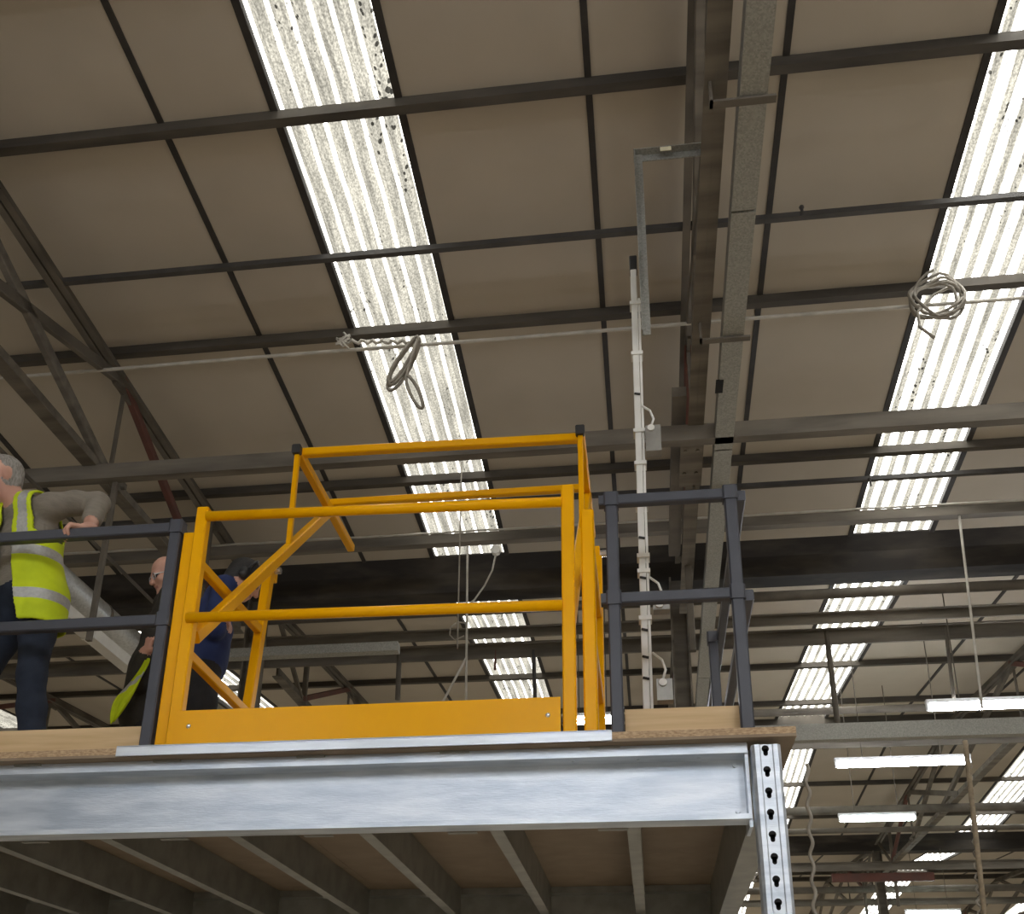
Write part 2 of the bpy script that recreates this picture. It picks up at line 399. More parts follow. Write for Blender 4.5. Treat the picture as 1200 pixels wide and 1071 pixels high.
# valley gutters
for k in (-1, 0, 1, 2):
    Y = VAL+2*HALF*k
    m = MB()
    m.extrude((XA, Y, ZV), (XB, Y, ZV), (0, 1, 0), (0, 0, 1), [(-0.36, 0.03), (-0.22, -0.10), (-0.13, -0.29), (0.13, -0.29), (0.22, -0.10), (0.36, 0.03), (0.36, 0.045), (-0.36, 0.045)])
    solo(m, 'valley_gutter', 'gutter', 'black grime-stained valley gutter just beyond the yellow gate' if k == 0 else 'black valley gutter %s' % {-1: 'behind the viewer', 1: 'between the second and third roof spans', 2: 'at the far end of the third roof span'}.get(k, ''), 'gutter', None if k == 0 else 'farther valley gutters')

# ------------------------------------------------------------------ roof trusses
TX = [-17.8, -13.3, -8.75, -4.17, 0.47, 4.95, 9.5, 14.0]
BC = 4.56+EYE                                   # bottom chord underside
def make_truss(X, v0):
    """truss from valley v0 to valley v0+2*HALF"""
    root = thing('roof_truss', 'x', 'truss', (X, v0+HALF, BC))
    mid = v0+HALF; T = 'truss_steel'
    def part(name, segs, mat=T):
        m = MB()
        for p, q, w, h in segs: m.bar((X, *p), (X, *q), w, h)
        return m.build(name, mat, root)
    for sgn in (-1, 1):
        def P(r, z=None):                      # r: distance from the valley end
            Y = mid+sgn*(HALF-r); return (Y, (zroof(Y)-0.17) if z is None else z)
        m = MB()
        for dx in (-0.014, 0.014):
            m.bar((X+dx, *P(0.35)), (X+dx, *P(HALF)), 0.012, 0.11)
            m.bar((X+dx*2.9, P(0.35)[0], P(0.35)[1]-0.049), (X+dx*2.9, P(HALF)[0], P(HALF)[1]-0.049), 0.044, 0.012)
        m.build('rafter', T, root)
        B = BC+0.06
        part('web_strut', [(P(3.55), P(1.5, B), 0.06, 0.07)], 'red_steel')
        part('web_strut', [(P(3.49), P(8.0 if sgn < 0 else 6.7, B), 0.055, 0.09)])
        part('web_strut', [(P(6.55), P(3.45, B), 0.055, 0.09)], 'dusty_steel')
        part('hanger_rod', [(P(3.49), P(3.49, B), 0.03, 0.03)])
        part('end_post', [(P(1.60), P(1.60, B-0.9), 0.06, 0.06)])
        part('web_strut', [(P(1.5, B), P(0.4), 0.05, 0.05)])
        for r in (3.49, 1.6):
            y, z = P(r); m = MB(); m.box((X-0.012, y-0.17, z-0.12), (X+0.012, y+0.17, z+0.05)); m.build('gusset_plate', T, root)
        y, z = P(3.45, B); m = MB(); m.box((X-0.014, y-0.22, z-0.07), (X+0.014, y+0.22, z+0.11))
        for q in (-0.14, 0, 0.14):
            m.tube([(X+0.05, y+q, z+0.03), (X-0.05, y+q, z+0.03)], 0.016, 6)
        m.build('gusset_plate', 'dusty_steel', root)
    m = MB()
    for dx in (-0.0062, 0.0062):
        m.box((X+dx-0.006, v0+0.6, BC), (X+dx+0.006, v0+2*HALF-0.6, BC+0.12))
        s_ = 1 if dx > 0 else -1
        m.box((X+dx+s_*0.006, v0+0.6, BC), (X+dx+s_*0.05, v0+2*HALF-0.6, BC+0.010))
    m.build('bottom_chord', 'dusty_steel', root)
    return root
t0 = make_truss(TX[3], VAL-2*HALF); t0['label'] = 'steel roof truss above the man in the yellow vest'
copy_tree(t0, (TX[4]-TX[3], 0, 0), 'steel roof truss seen edge-on beside the galvanised trunking')
for x, w in ((TX[2], 'left'), (TX[5], 'right')):
    copy_tree(t0, (x-TX[3], 0, 0), 'steel truss of the near span outside the frame at '+w)
for k, xs in ((1, TX), (2, TX)):
    for x in xs:
        copy_tree(t0, (x-TX[3], 2*HALF*k, 0), 'steel truss of the roof span %s, %s from the left' % (('beyond the black gutter', 'farthest away')[k-1], ORD[TX.index(x)]), 'trusses of the farther spans')

# ------------------------------------------------------------------ longitudinal members and services in the roof space
E_ = EYE
def xpipe(name, Y, z, r, mat, label, cat='pipe', group=None, xa=XA, xb=XB, n=10):
    m = MB(); m.tube([(xa, Y, z), (xb, Y, z)], r, n); return solo(m, name, mat, label, cat, group, True)
# thin tie angles under the rafters
for Y, dz, lab in ((5.69, 0.20, 'thin dark steel tie bar between the two upper purlins'), (8.72, 0.20, 'thin dark tie bar just above the grey guard rail')):
    z = zroof(Y)-dz
    m = MB(); m.angle((XA, Y, z), (XB, Y, z), 0.042, 0.008, (0, 1, 0), (0, 0, 1))
    solo(m, 'tie_bar', 'thin_steel', lab, 'beam')
# small clips standing on the tie bars
for q in ((940, 249), (1020, 566)):
    p = atY(*q, 5.69 if q[1] < 400 else 8.72)
    m = MB(); m.tube([p+Vector((0, 0, -0.03)), p+Vector((0, 0, 0.045))], 0.011, 8); m.ball(p+Vector((0, 0, 0.045)), 0.018, 8)
    solo(m, 'pipe_clip', 'thin_steel', 'small dark clip standing on a thin tie bar', 'clip', 'clips on the tie bars')
# conduit slung under the purlin
m = MB(); c0 = atZ(0, 451, 5.45)
pts = [(x, 6.435, 5.40+E_+0.004*math.sin(x*1.7)) for x in np.arange(-14, 12.1, 0.5)]
m.tube(pts, 0.014, 8); solo(m, 'conduit', 'cable_pale', 'pale thin conduit slung across below the middle purlin', 'conduit', smooth=True)
# runner along the bottom chords
m = MB(); m.extrude((XA, 6.52, 4.44+E_), (XB, 6.52, 4.44+E_), (0, 1, 0), (0, 0, 1), [(0, 0), (0.08, 0), (0.08, 0.01), (0.01, 0.01), (0.01, 0.13), (0, 0.13)])
solo(m, 'runner_beam', 'dusty_steel', 'dusty steel runner joining the truss bottom chords, behind the raised gate bars', 'beam')
# runner in front of the gutter with cables lying on it
m = MB(); m.extrude((XA, 8.97, 5.10+E_), (XB, 8.97, 5.10+E_), (0, 1, 0), (0, 0, 1), [(0, 0), (0.09, 0), (0.09, 0.01), (0.01, 0.01), (0.01, 0.10), (0, 0.10)])
solo(m, 'runner_beam', 'dusty_steel', 'dusty runner just in front of the black valley gutter', 'beam')
m = MB(); rng = random.Random(3); pts = []
for x in np.arange(-12, 8, 0.11): pts.append((x, 8.965, 5.208+E_+0.010*rng.random()))
m.tube(pts, 0.011, 6); solo(m, 'cable', 'cable_pale', 'pale lumpy cable lying along the runner in front of the gutter', 'cable', smooth=True)
# farther span: pipes and runners at chord level
G2 = 'services crossing the farther span'
for (px, py, z, kind, r) in ((1050, 692, 5.0, 'pipe', 0.055), (1050, 722, 4.72, 'ledge', 0.10), (1050, 744, 4.66, 'beam', 0.16),
                             (1000, 832, 4.75, 'pipe', 0.05), (1000, 872, 4.5, 'beam', 0.10), (1050, 948, 4.5, 'pipe', 0.07), (1050, 1015, 4.5, 'beam', 0.16),
                             (1050, 972, 4.5, 'pipe', 0.05), (1050, 1042, 4.5, 'pipe', 0.08), (1050, 1057, 4.5, 'beam', 0.14)):
    p = atZ(px, py, z)
    wh = {692: 'just below the black valley gutter', 722: 'second below the black valley gutter', 744: 'third below the black valley gutter', 832: 'just above the galvanised lighting rail', 872: 'just below the galvanised lighting rail',
          948: 'above the bluish strip lamp', 972: 'below the bluish strip lamp', 1015: 'above the dull red board', 1042: 'below the dull red board', 1057: 'lowest at the bottom right edge'}[py]
    if kind == 'pipe': xpipe('service_pipe', p.y, p.z, r, 'truss_steel', 'horizontal grey pipe '+wh, 'pipe', 'pipes crossing the farther spans')
    else:
        m = MB(); m.extrude((XA, p.y, p.z), (XB, p.y, p.z), (0, 1, 0), (0, 0, 1), [(-0.012, -r/2), (0.012, -r/2), (0.012, r/2), (0.05, r/2), (0.05, r/2+0.01), (-0.06, r/2+0.01), (-0.06, r/2), (-0.012, r/2)])
        solo(m, 'runner_beam', 'dusty_steel', 'dusty horizontal runner beam '+wh, 'beam', 'runner beams of the farther spans')
# red painted stretch of beam low in the far distance
a, b = atZ(975, 1029, 4.3), atZ(1097, 1025, 4.3)
m = MB(); m.bar(a, (b.x, a.y, a.z), 0.1, 0.17); solo(m, 'beam_marker', 'red_steel', 'short dull red board far away at bottom right', 'board')

# galvanised trunking beside the edge-on truss
m = MB(); za, zb = 4.44+E_, 4.56+E_
A0, A1 = Vector((0.560, 2.2, 0)), Vector((0.663, 13.4, 0)); w = Vector((0.13, 0, 0))
def trunk_seg(t0, t1, mm):
    p = A0.lerp(A1, t0); q = A0.lerp(A1, t1)
    mm.add([(p.x, p.y, za), (p.x+w.x, p.y, za), (q.x+w.x, q.y, za), (q.x, q.y, za), (p.x, p.y, zb), (p.x+w.x, p.y, zb), (q.x+w.x, q.y, zb), (q.x, q.y, zb)],
           [(0, 1, 2, 3), (4, 5, 6, 7), (0, 1, 5, 4), (1, 2, 6, 5), (2, 3, 7, 6), (3, 0, 4, 7)])
trunk = thing('cable_trunking', 'long mottled galvanised cable trunking running away beside the edge-on truss', 'trunking', (0.62, 7.5, za))
for i in range(5):
    m = MB(); trunk_seg(i/5+0.0007, (i+1)/5-0.0007, m); m.build('trunking_length', 'galv_dull', trunk)
m = MB(); m.box((0.572, 5.86, za-0.002), (0.622, 6.00, za+0.003)); m.build('knockout', 'hole', trunk)
for (py, y) in ((104, 3.75), (395, 5.45), (570, 7.25)):
    p = A0.lerp(A1, (y-A0.y)/(A1.y-A0.y))
    m = MB(); m.box((p.x-0.14, y-0.02, za-0.018), (p.x+0.17, y+0.02, za-0.004)); m.box((p.x-0.14, y-0.02, za-0.018), (p.x-0.125, y+0.02, zb+0.12))
    m.build('support_bracket', 'truss_steel', trunk)
# vertical member clutter beside the truss: channel + plate
m = MB(); m.box((0.30, 6.25, 4.62+E_), (0.40, 8.6, 4.70+E_)); solo(m, 'steel_channel', 'truss_steel', 'short steel channel clamped left of the edge-on truss chord', 'channel')
p = atZ(818, 545, 4.50)
m = MB(); m.box((0.36, p.y-0.35, 4.50+E_), (0.53, p.y+0.30, 4.515+E_))
for dx, dy in ((-0.05, -0.2), (0.04, -0.2), (-0.05, 0.1), (0.04, 0.1)): m.tube([(0.445+dx, p.y+dy, 4.515+E_), (0.445+dx, p.y+dy, 4.49+E_)], 0.014, 6)
solo(m, 'splice_plate', 'dusty_steel', 'bolted splice plate under the edge-on truss chord', 'plate')

# stanchion (steel column) under the edge-on truss at the valley
m = MB(); Yc = 10.15
m.box((0.34, Yc-0.1, 0), (0.36, Yc+0.1, ZV-0.3)); m.box((0.50, Yc-0.1, 0), (0.52, Yc+0.1, ZV-0.3)); m.box((0.36, Yc-0.008, 0), (0.50, Yc+0.008, ZV-0.3))
solo(m, 'stanchion', 'dusty_steel', 'brown steel stanchion rising behind the grey guard rail', 'column')
for x, y in ((-4.17, 10.15), (4.95, 10.15), (-8.75, 10.15), (9.5, 23.55), (4.95, 23.55), (0.47, 23.55), (-4.17, 23.55), (-8.75, 23.55), (-13.3, 23.55)):
    m = MB(); m.box((x-0.09, y-0.1, 0), (x-0.07, y+0.1, ZV-0.3)); m.box((x+0.07, y-0.1, 0), (x+0.09, y+0.1, ZV-0.3)); m.box((x-0.07, y-0.008, 0), (x+0.07, y+0.008, ZV-0.3))
    solo(m, 'stanchion', 'dusty_steel', 'brown steel stanchion under the %s, %s' % ('black gutter' if y < 15 else 'second gutter', {-4.17: 'left of the gate middle', 4.95: 'right of the strip lamps', -8.75: 'well left of the gate', 9.5: 'at the far right', 0.47: 'in line with the trunking', -13.3: 'at the far left'}[x]), 'column', 'farther stanchions')

# drop pole with sockets, hung from an angle bracket on the truss
m = MB(); p0 = Vector((0.075, 4.42, 4.757+E_)); kk = 4.42/4.3
zt = 4.757*kk+E_
m.angle((0.075, 4.42, zt), (0.475, 4.42, zt), 0.05, 0.006, (0, -1, 0), (0, 0, -1))
br = thing('angle_bracket', 'grey steel angle bracket hanging from the edge-on truss', 'bracket', (0.075, 4.42, 3.52*kk+E_))
m.build('bracket_arm', 'galv_dull', br)
m = MB(); m.angle((0.077, 4.412, 3.55*kk+E_), (0.077, 4.412, zt-0.007), 0.045, 0.006, (1, 0, 0), (0, -1, 0)); m.build('bracket_leg', 'galv_dull', br)
m = MB(); m.box((0.22, 4.366, zt-0.04), (0.28, 4.369, zt-0.012)); m.build('label_sticker', 'sticker', br)
DECK = 1.368+E_
pole = thing('socket_pole', 'white drop pole with switched sockets standing behind the grey guard rail', 'pole', (0.035, 4.45, DECK))
def pole_x(z): return 0.021+(z-DECK)/(4.21-1.66)*0.024
zt = 4.19+E_
m = MB(); m.bar((pole_x(DECK), 4.485, DECK), (pole_x(zt), 4.485, zt), 0.032, 0.05, (0, 1, 0)); m.build('pole_body', 'white_pvc', pole)
m = MB(); m.bar((pole_x(DECK)+0.024, 4.48, DECK), (pole_x(zt-.25)+0.024, 4.48, zt-.25), 0.012, 0.03, (0, 1, 0)); m.build('pole_channel', 'white_pvc', pole)
m = MB(); m.bar((pole_x(zt), 4.485, zt-0.06), (pole_x(zt), 4.485, zt+0.03), 0.04, 0.058, (0, 1, 0)); m.build('end_cap', 'black_plastic', pole)
for py in (353, 412, 503, 541, 590, 668, 723, 650): 
    z = atY(750, py, 4.45).z; m = MB(); m.box((pole_x(z)-0.024, 4.453, z-0.010), (pole_x(z)+0.036, 4.517, z+0.010)); m.build('strap', 'white_pvc', pole)
for py in (461, 630, 677, 738, 770, 795):
    z = atY(750, py, 4.45).z; m = MB(); m.tube([(pole_x(z)-0.012, 4.455, z+0.006), (pole_x(z)+0.016, 4.45, z-0.004)], 0.006, 6); m.build('cable_tie', 'black_plastic', pole)
for py0, py1, dx in ((500, 530, 0.075), (706, 716, 0.075), (797, 822, 0.07)):
    z1, z0 = atY(765, py0, 4.45).z, atY(765, py1, 4.45).z
    m = MB(); m.box((0.072, 4.435, z0), (0.072+dx, 4.495, z1)); b = m.build('socket_box', 'grey_box', pole)
    m = MB(); m.tube([(0.10, 4.434, z1-0.02), (0.10, 4.424, z1-0.02)], 0.018, 12); m.build('switch_knob', 'white_pvc', b)
    m = MB(); m.tube([(0.10, 4.455, z1), (0.115, 4.455, z1+0.05), (0.10, 4.455, z1+0.10), (0.06, 4.465, z1+0.14)], 0.006, 8); m.build('flex', 'white_pvc', b, True)

# ------------------------------------------------------------------ left-hand services
d0, d1 = Vector((-4.62, 5.0, 3.88+E_)), Vector((-4.62, 10.6, 3.88+E_))
duct = thing('air_duct', 'round grey duct running away behind the man in the yellow vest', 'duct', d0)
m = MB(); m.tube([d0, d1], 0.125, 24); m.build('duct_tube', 'galv', duct, True)
for y in (6.4, 7.75, 9.2): m = MB(); m.tube([(-4.62, y-0.02, 3.88+E_), (-4.62, y+0.02, 3.88+E_)], 0.131, 24); m.build('duct_band', 'truss_steel', duct, True)
m = MB(); m.box((-4.47, 6.2, 3.46+E_), (-4.36, 8.05, 3.56+E_)); m.box((-4.475, 7.3, 3.455+E_), (-4.355, 7.33, 3.565+E_)); m.tube([(-4.45, 6.9, 3.55+E_), (-4.58, 6.9, 3.77+E_)], 0.012, 6)
solo(m, 'lamp_batten', 'white_pvc', 'unlit cream lamp batten below the grey duct at left', 'light')
m = MB(); m.tube([(-4.52, 3.5, 4.35+E_), (-4.52, 8.5, 4.35+E_)], 0.016, 8); solo(m, 'conduit', 'truss_steel', 'thin dark conduit parallel to the left truss chord', 'conduit', smooth=True)
for px0, py0, px1, py1, Y in ((135, 630, 122, 735, 6.6),):
    m = MB(); a = atY(px0, py0-60, Y); b = atY(px1, py1+15, Y); m.bar((a.x, Y, 4.44+E_), (a.x, Y, b.z), 0.04, 0.04); solo(m, 'drop_rod', 'truss_steel', 'dark vertical drop rod behind the left guard rail', 'rod')
# loose twig of wood by the rooflight top
a, b = atY(268, -8, 4.3), atY(257, 66, 4.55); m = MB(); m.tube([a, a.lerp(b, .5)+Vector((0.01, 0, 0)), b], [0.018, 0.016, 0.009], 6)
solo(m, 'timber_splinter', 'twig', 'broken splinter of brown timber hanging by the left rooflight', 'splinter')

# ------------------------------------------------------------------ hanging cables, coils, ropes
def coil(name, c, ax, ay, loops, r, mat, label, cat, seed, tail=None):
    rg = random.Random(seed); m = MB(); pts = []
    for k in range(loops):
        a0, a1 = ax*(0.8+0.4*rg.random()), ay*(0.82+0.3*rg.random()); ox, oz = (rg.random()-.5)*ax*.4, (rg.random()-.5)*ay*.25; tl = (rg.random()-.5)*0.5
        for i in range(22):
            t = 2*math.pi*i/22+math.pi/2
            x, z = a0*math.cos(t), a1*math.sin(t); x, z = x*math.cos(tl)-z*math.sin(tl), x*math.sin(tl)+z*math.cos(tl)
            pts.append(Vector(c)+Vector((ox+x, 0.03*math.sin(3*t+k)+0.012*k, oz+z)))
    if tail: pts += [Vector(p) for p in tail]
    # smooth the transitions
    sm = [pts[0]]+[(pts[i-1]+pts[i]*2+pts[i+1])/4 for i in range(1, len(pts)-1)]+[pts[-1]]
    m.tube(sm, r, 8); return solo(m, name, mat, label, cat, smooth=True)
# elongated coil on the conduit
def lean(name, q_top, q_bot, wid, loops, Y, r, mat, label, seed):
    rg = random.Random(seed); T = atY(*q_top, Y); B = atY(*q_bot, Y); ax = (B-T); side = Vector((ax.z, 0, -ax.x)).normalized(); m = MB(); pts = []
    for k in range(loops):
        l0 = 0.9+0.2*rg.random(); w0 = wid*(0.6+0.8*rg.random()); o = (rg.random()-.5)*wid*0.6
        for i in range(24):
            t = 2*math.pi*i/24
            pts.append(T+ax*(0.5-0.5*math.cos(t))*l0+side*(w0*math.sin(t)+o*(0.5-0.5*math.cos(t)))+Vector((0, -0.02-0.008*k+0.01*math.sin(2*t), 0)))
    T2 = atY(479, 447, Y); B2 = atY(497, 486, Y)
    for i in range(16):
        t = 2*math.pi*i/16; a2 = B2-T2; s2 = Vector((a2.z, 0, -a2.x)).normalized(); pts.append(T2+a2*(0.5-0.5*math.cos(t))+s2*(0.035*math.sin(t))+Vector((0, -0.07, 0)))
    sm = [pts[0]]+[(pts[i-1]+pts[i]*2+pts[i+1])/4 for i in range(1, len(pts)-1)]+[pts[-1]]
    m.tube(sm, r, 8); return solo(m, name, mat, label, 'cable', smooth=True)
lean('cable_coil', (491, 399), (458, 454), 0.045, 5, 6.40, 0.013, 'cable_grey', 'grey cable coil hung on the conduit across the left rooflight', 2)
c = atY(1098, 347, 6.36); coil('cable_coil', c, 0.165, 0.185, 5, 0.0115, 'cable_grey', 'round grey cable coil hung at the purlin over the right rooflight', 'cable', 5,
     tail=[atY(1060, 372, 6.3), atY(1078, 382, 6.3), atY(1095, 396, 6.3)])
m = MB(); kx = atY(403, 398, 6.40); pts = [kx+Vector((0.06*math.sin(i*2.1), -0.02, 0.05*math.cos(i*1.7)-0.05*(i/12))) for i in range(14)]
m.tube(pts, 0.009, 6); solo(m, 'cable_knot', 'cable_pale', 'knotted pale cable at the left edge of the left rooflight', 'cable', smooth=True)
m = MB(); a = atY(410, 402, 6.40); b = atY(480, 402, 6.40); pts = [a.lerp(b, t/20)+Vector((0, -0.015+0.01*math.cos(t*1.9), -0.0+0.014*math.sin(t*1.9))) for t in range(21)]
m.tube(pts, 0.013, 8); solo(m, 'cable_wrap', 'cable_pale', 'pale cable wound round the conduit left of the coil', 'cable', smooth=True)
def hang(px0, py0, px1, py1, Y, r, mat, label, name='cord', wav=0.0, nw=10, cat='cord'):
    a, b = atY(px0, py0, Y), atY(px1, py1, Y); m = MB(); K = 60 if wav else 12
    pts = [a.lerp(b, i/K)+Vector((wav*math.sin(i/K*nw*2*math.pi), 0, 0)) for i in range(K+1)]
    m.tube(pts, r, 8); return solo(m, name, mat, label, cat, smooth=True)
hang(1124, 604, 1151, 830, 9.0, 0.012, 'cable_pale', 'pale cord hanging straight down at right, from the runner before the gutter')
hang(541, 540, 536, 760, 8.4, 0.007, 'cable_grey', 'thin grey cord hanging behind the gate, left of its twin')
hang(548, 640, 546, 830, 8.9, 0.011, 'cable_pale', 'pale cord hanging behind the gate down to the kick plate')
hang(547, 770, 512, 835, 8.9, 0.012, 'cable_pale', 'pale cord slanting down left behind the gate kick plate')
hang(945, 895, 956, 1085, 6.2, 0.011, 'cable_grey', 'wavy grey flex hanging right of the galvanised column', 'flex', 0.010, 6.5)
hang(1131, 868, 1156, 1090, 6.6, 0.016, 'rope', 'brown rope hanging down at far right in front of the lamps', 'rope')
hang(1136, 895, 1149, 1090, 6.63, 0.007, 'cable_grey', 'thin twisted flex hanging beside the brown rope', 'flex', 0.012, 14)
YR2 = atZ(1050, 744, 4.66).y
hang(968, 738, 982, 850, YR2, 0.03, 'truss_steel', 'dark drop rod hanging between the guard rail and the lamps', 'drop_rod', cat='rod')
hang(1108, 735, 1118, 820, YR2, 0.02, 'truss_steel', 'bent dark drop rod above the right-hand lamp', 'drop_rod', cat='rod')
hang(625, 762, 627, 818, YR2, 0.022, 'thin_steel', 'dark drop rod crossing the lower left rooflight, nearer the gate post', 'drop_rod', cat='rod')
hang(581, 762, 580, 785, YR2, 0.014, 'red_steel', 'rusty short rod hanging over the lower left rooflight', 'drop_rod', cat='rod')
hang(468, 765, 466, 820, YR2, 0.03, 'truss_steel', 'dark drop rod behind the middle of the gate', 'drop_rod', cat='rod')
# junction box and its flex
p = atY(581, 645, 8.93); jb = thing('junction_box', 'small white junction box on the runner by the left rooflight', 'box', p-Vector((0, 0, 0.05)))
m = MB(); m.tube([p+Vector((0, 0.03, 0)), p+Vector((0, -0.03, 0))], 0.047, 8); m.build('box_body', 'white_pvc', jb)
q = [atY(x, y, 8.9) for x, y in ((581, 650), (577, 668), (568, 686), (556, 703), (545, 711), (535, 716))]
m = MB(); m.tube(q, 0.009, 8); m.build('flex', 'cable_pale', jb, True)
q = [atY(x, y, 8.895) for x, y in ((544, 745), (533, 750), (527, 744), (528, 735), (536, 729), (545, 730))]
m = MB(); m.tube(q, 0.007, 8); solo(m, 'cord', 'cable_grey', 'loop of thin grey cord beside the hanging cords behind the gate', 'cord', smooth=True)

# ------------------------------------------------------------------ fluorescent fittings
def lamp(a, b, mat, label, group=None):
    a = Vector(a); b = Vector((b[0], a.y, a.z)); L = b.x-a.x
    t = thing('strip_lamp', label, 'light', (a.x, a.y, a.z), group)
    m = MB(); m.box((a.x-0.03, a.y-0.03, a.z+0.042), (b.x+0.03, a.y+0.03, a.z+0.08)); m.build('lamp_body', 'fitting_white', t)
    m = MB(); m.tube([(a.x, a.y, a.z), (b.x, a.y, a.z)], 0.040, 12); m.build('tube', mat, t, True)
    for x in (a.x-0.015, b.x+0.015): m = MB(); m.box((x-0.012, a.y-0.03, a.z-0.03), (x+0.012, a.y+0.03, a.z+0.05)); m.build('lamp_holder', 'fitting_white', t)
    for f in (0.2, 0.8):
        x = a.x+L*f; m = MB(); m.tube([(x, a.y, a.z+0.08), (x, a.y, zroof(a.y)-(0.30 if abs((a.y-VAL+HALF) % (2*HALF)-HALF) < 0.4 else 0.01))], 0.006, 6); m.build('hanger_wire', 'truss_steel', t)
def lamp_px(q0, q1, z, mat, label, ext=0, group=None):
    a = atZ(*q0, z); b = atZ(*q1, z); lamp(a, b+Vector((ext, 0, 0)), mat, label, group)
lamp_px((1089, 829), (1200, 825), 3.8, 'tube_white', 'lit strip lamp at the right edge, above the galvanised rail', 0.6)
lamp_px((981, 896), (1137, 889), 3.8, 'tube_white', 'long lit strip lamp just below the galvanised rail')
lamp_px((985, 960), (1072, 957), 3.8, 'tube_cool', 'shorter bluish lit strip lamp below the long one')
lamp_px((1062, 1070), (1128, 1067), 3.8, 'tube_cool', 'far lit strip lamp at the bottom edge, right')
lamp_px((668, 845), (722, 842), 3.8, 'tube_white', 'lit strip lamp glimpsed between the yellow gate posts')
# the same rows go on behind the viewer
for x in (-5.0, -1.6, 1.8, 5.2):
    for y in (-2.2, -5.0, -9.0):
        lamp((x, y, 3.9+E_), (x+1.5, y, 3.9+E_), 'tube_white', 'lit strip lamp of the rows behind the viewer', 'strip lamps behind the viewer')
# galvanised lighting rail crossing at right
m = MB(); p = atZ(1060, 856, 3.5); m.box((0.9, p.y-0.05, p.z-0.085), (XB, p.y+0.05, p.z+0.085)); solo(m, 'lighting_rail', 'galv_dull', 'galvanised steel rail crossing behind the mezzanine corner to the right', 'rail')
m = MB(); p = atZ(430, 760, 3.9); m.box((-4.42, p.y-0.05, p.z-0.05), (-2.2, p.y+0.05, p.z+0.04)); solo(m, 'lighting_rail', 'galv_dull', 'pale grey rail crossing behind the gate at left', 'rail')

# ------------------------------------------------------------------ mezzanine
YE = 3.98; YF = 4.035; YW = 4.13; ZB = 1.328+E_      # deck edge, beam front, beam web, deck underside
ZL = 1.019+E_                                          # underside of beams and joists
MX0, MX1 = -6.4, 0.592; YBK = 6.95
# deck of chipboard sheets
ys = [YE, 6.02, 7.10]; xs_ = [MX1, -1.81, -4.21, MX0]
for j in range(2):
    for i in range(3):
        m = MB(); a, b = xs_[i+1]+0.001, xs_[i]-0.001; y0, y1 = ys[j]+0.001*(j > 0), ys[j+1]-0.001
        if j == 0:
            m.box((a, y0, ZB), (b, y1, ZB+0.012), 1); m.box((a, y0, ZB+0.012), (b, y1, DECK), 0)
            pass
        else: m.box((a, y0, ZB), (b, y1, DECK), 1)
        lab = {(0, 0): 'chipboard deck sheet at the front right corner of the mezzanine', (0, 1): 'chipboard deck sheet under the left end of the yellow gate', (0, 2): 'chipboard deck sheet at the far left, mostly out of frame',
               (1, 0): 'rear chipboard deck sheet seen from below at right', (1, 1): 'rear chipboard deck sheet seen from below at middle left', (1, 2): 'rear chipboard deck sheet at the far left'}[(j, i)]
        solo(m, 'deck_sheet', ['chipboard', 'chip_face'], lab, 'deck board')
def cbeam_x(x0, x1, yf, name, label, mat='galv_beam', depth=0.095, sgn=1):
    t = thing(name, label, 'beam', ((x0+x1)/2, yf, ZL)); yw = yf+sgn*depth
    zt0 = 1.284+E_; zb1 = 1.040+E_
    m = MB(); m.box((x0, yw, zb1-0.01), (x1, yw+sgn*0.006, zt0+0.01)); m.build('web', mat, t)
    m = MB(); m.box((x0, yf, zt0), (x1, yw+sgn*0.006, ZB-0.002)); m.build('top_flange', mat, t)
    m = MB(); m.box((x0, yf, ZL), (x1, yw+sgn*0.006, zb1)); m.build('bottom_flange', mat, t)
    return t
fb = cbeam_x(MX0+0.2, 0.405, YF, 'mezzanine_beam', 'bright galvanised channel beam along the front of the mezzanine')
for zz in (1.07, 1.26):
    m = MB(); m.tube([(0.36, YW, zz+E_), (0.36, YW-0.012, zz+E_)], 0.009, 6); m.build('bolt', 'galv_beam', fb)
m = MB(); m.box((0.395, YF+0.01, ZL-0.03), (0.408, YW+0.07, ZB-0.004)); m.build('end_plate', 'galv_beam', fb)
for x in (-0.02, -0.28, 0.22): m = MB(); m.tube([(x, 4.085, 1.284+E_), (x, 4.085, 1.279+E_)], 0.008, 6); m.build('bolt', 'galv_beam', fb)
cbeam_x(MX0+0.2, 0.405, YBK, 'mezzanine_beam', 'galvanised beam across the back of the first mezzanine bay', 'galv_shaded')
# side beam along the right edge
t = thing('mezzanine_beam', 'galvanised side beam running back under the right deck edge', 'beam', (0.45, 5.5, ZL))
m = MB(); m.box((0.400, 4.14, ZL+0.02), (0.406, YBK+0.1, ZB-0.002)); m.build('web', 'galv_shaded', t)
m = MB(); m.box((0.400, 4.14, ZL), (0.505, YBK+0.1, ZL+0.02)); m.build('bottom_flange', 'galv_shaded', t)
m = MB(); m.box((0.406, 4.14, ZB-0.03), (0.505, YBK+0.1, ZB-0.002)); m.build('top_flange', 'galv_shaded', t)
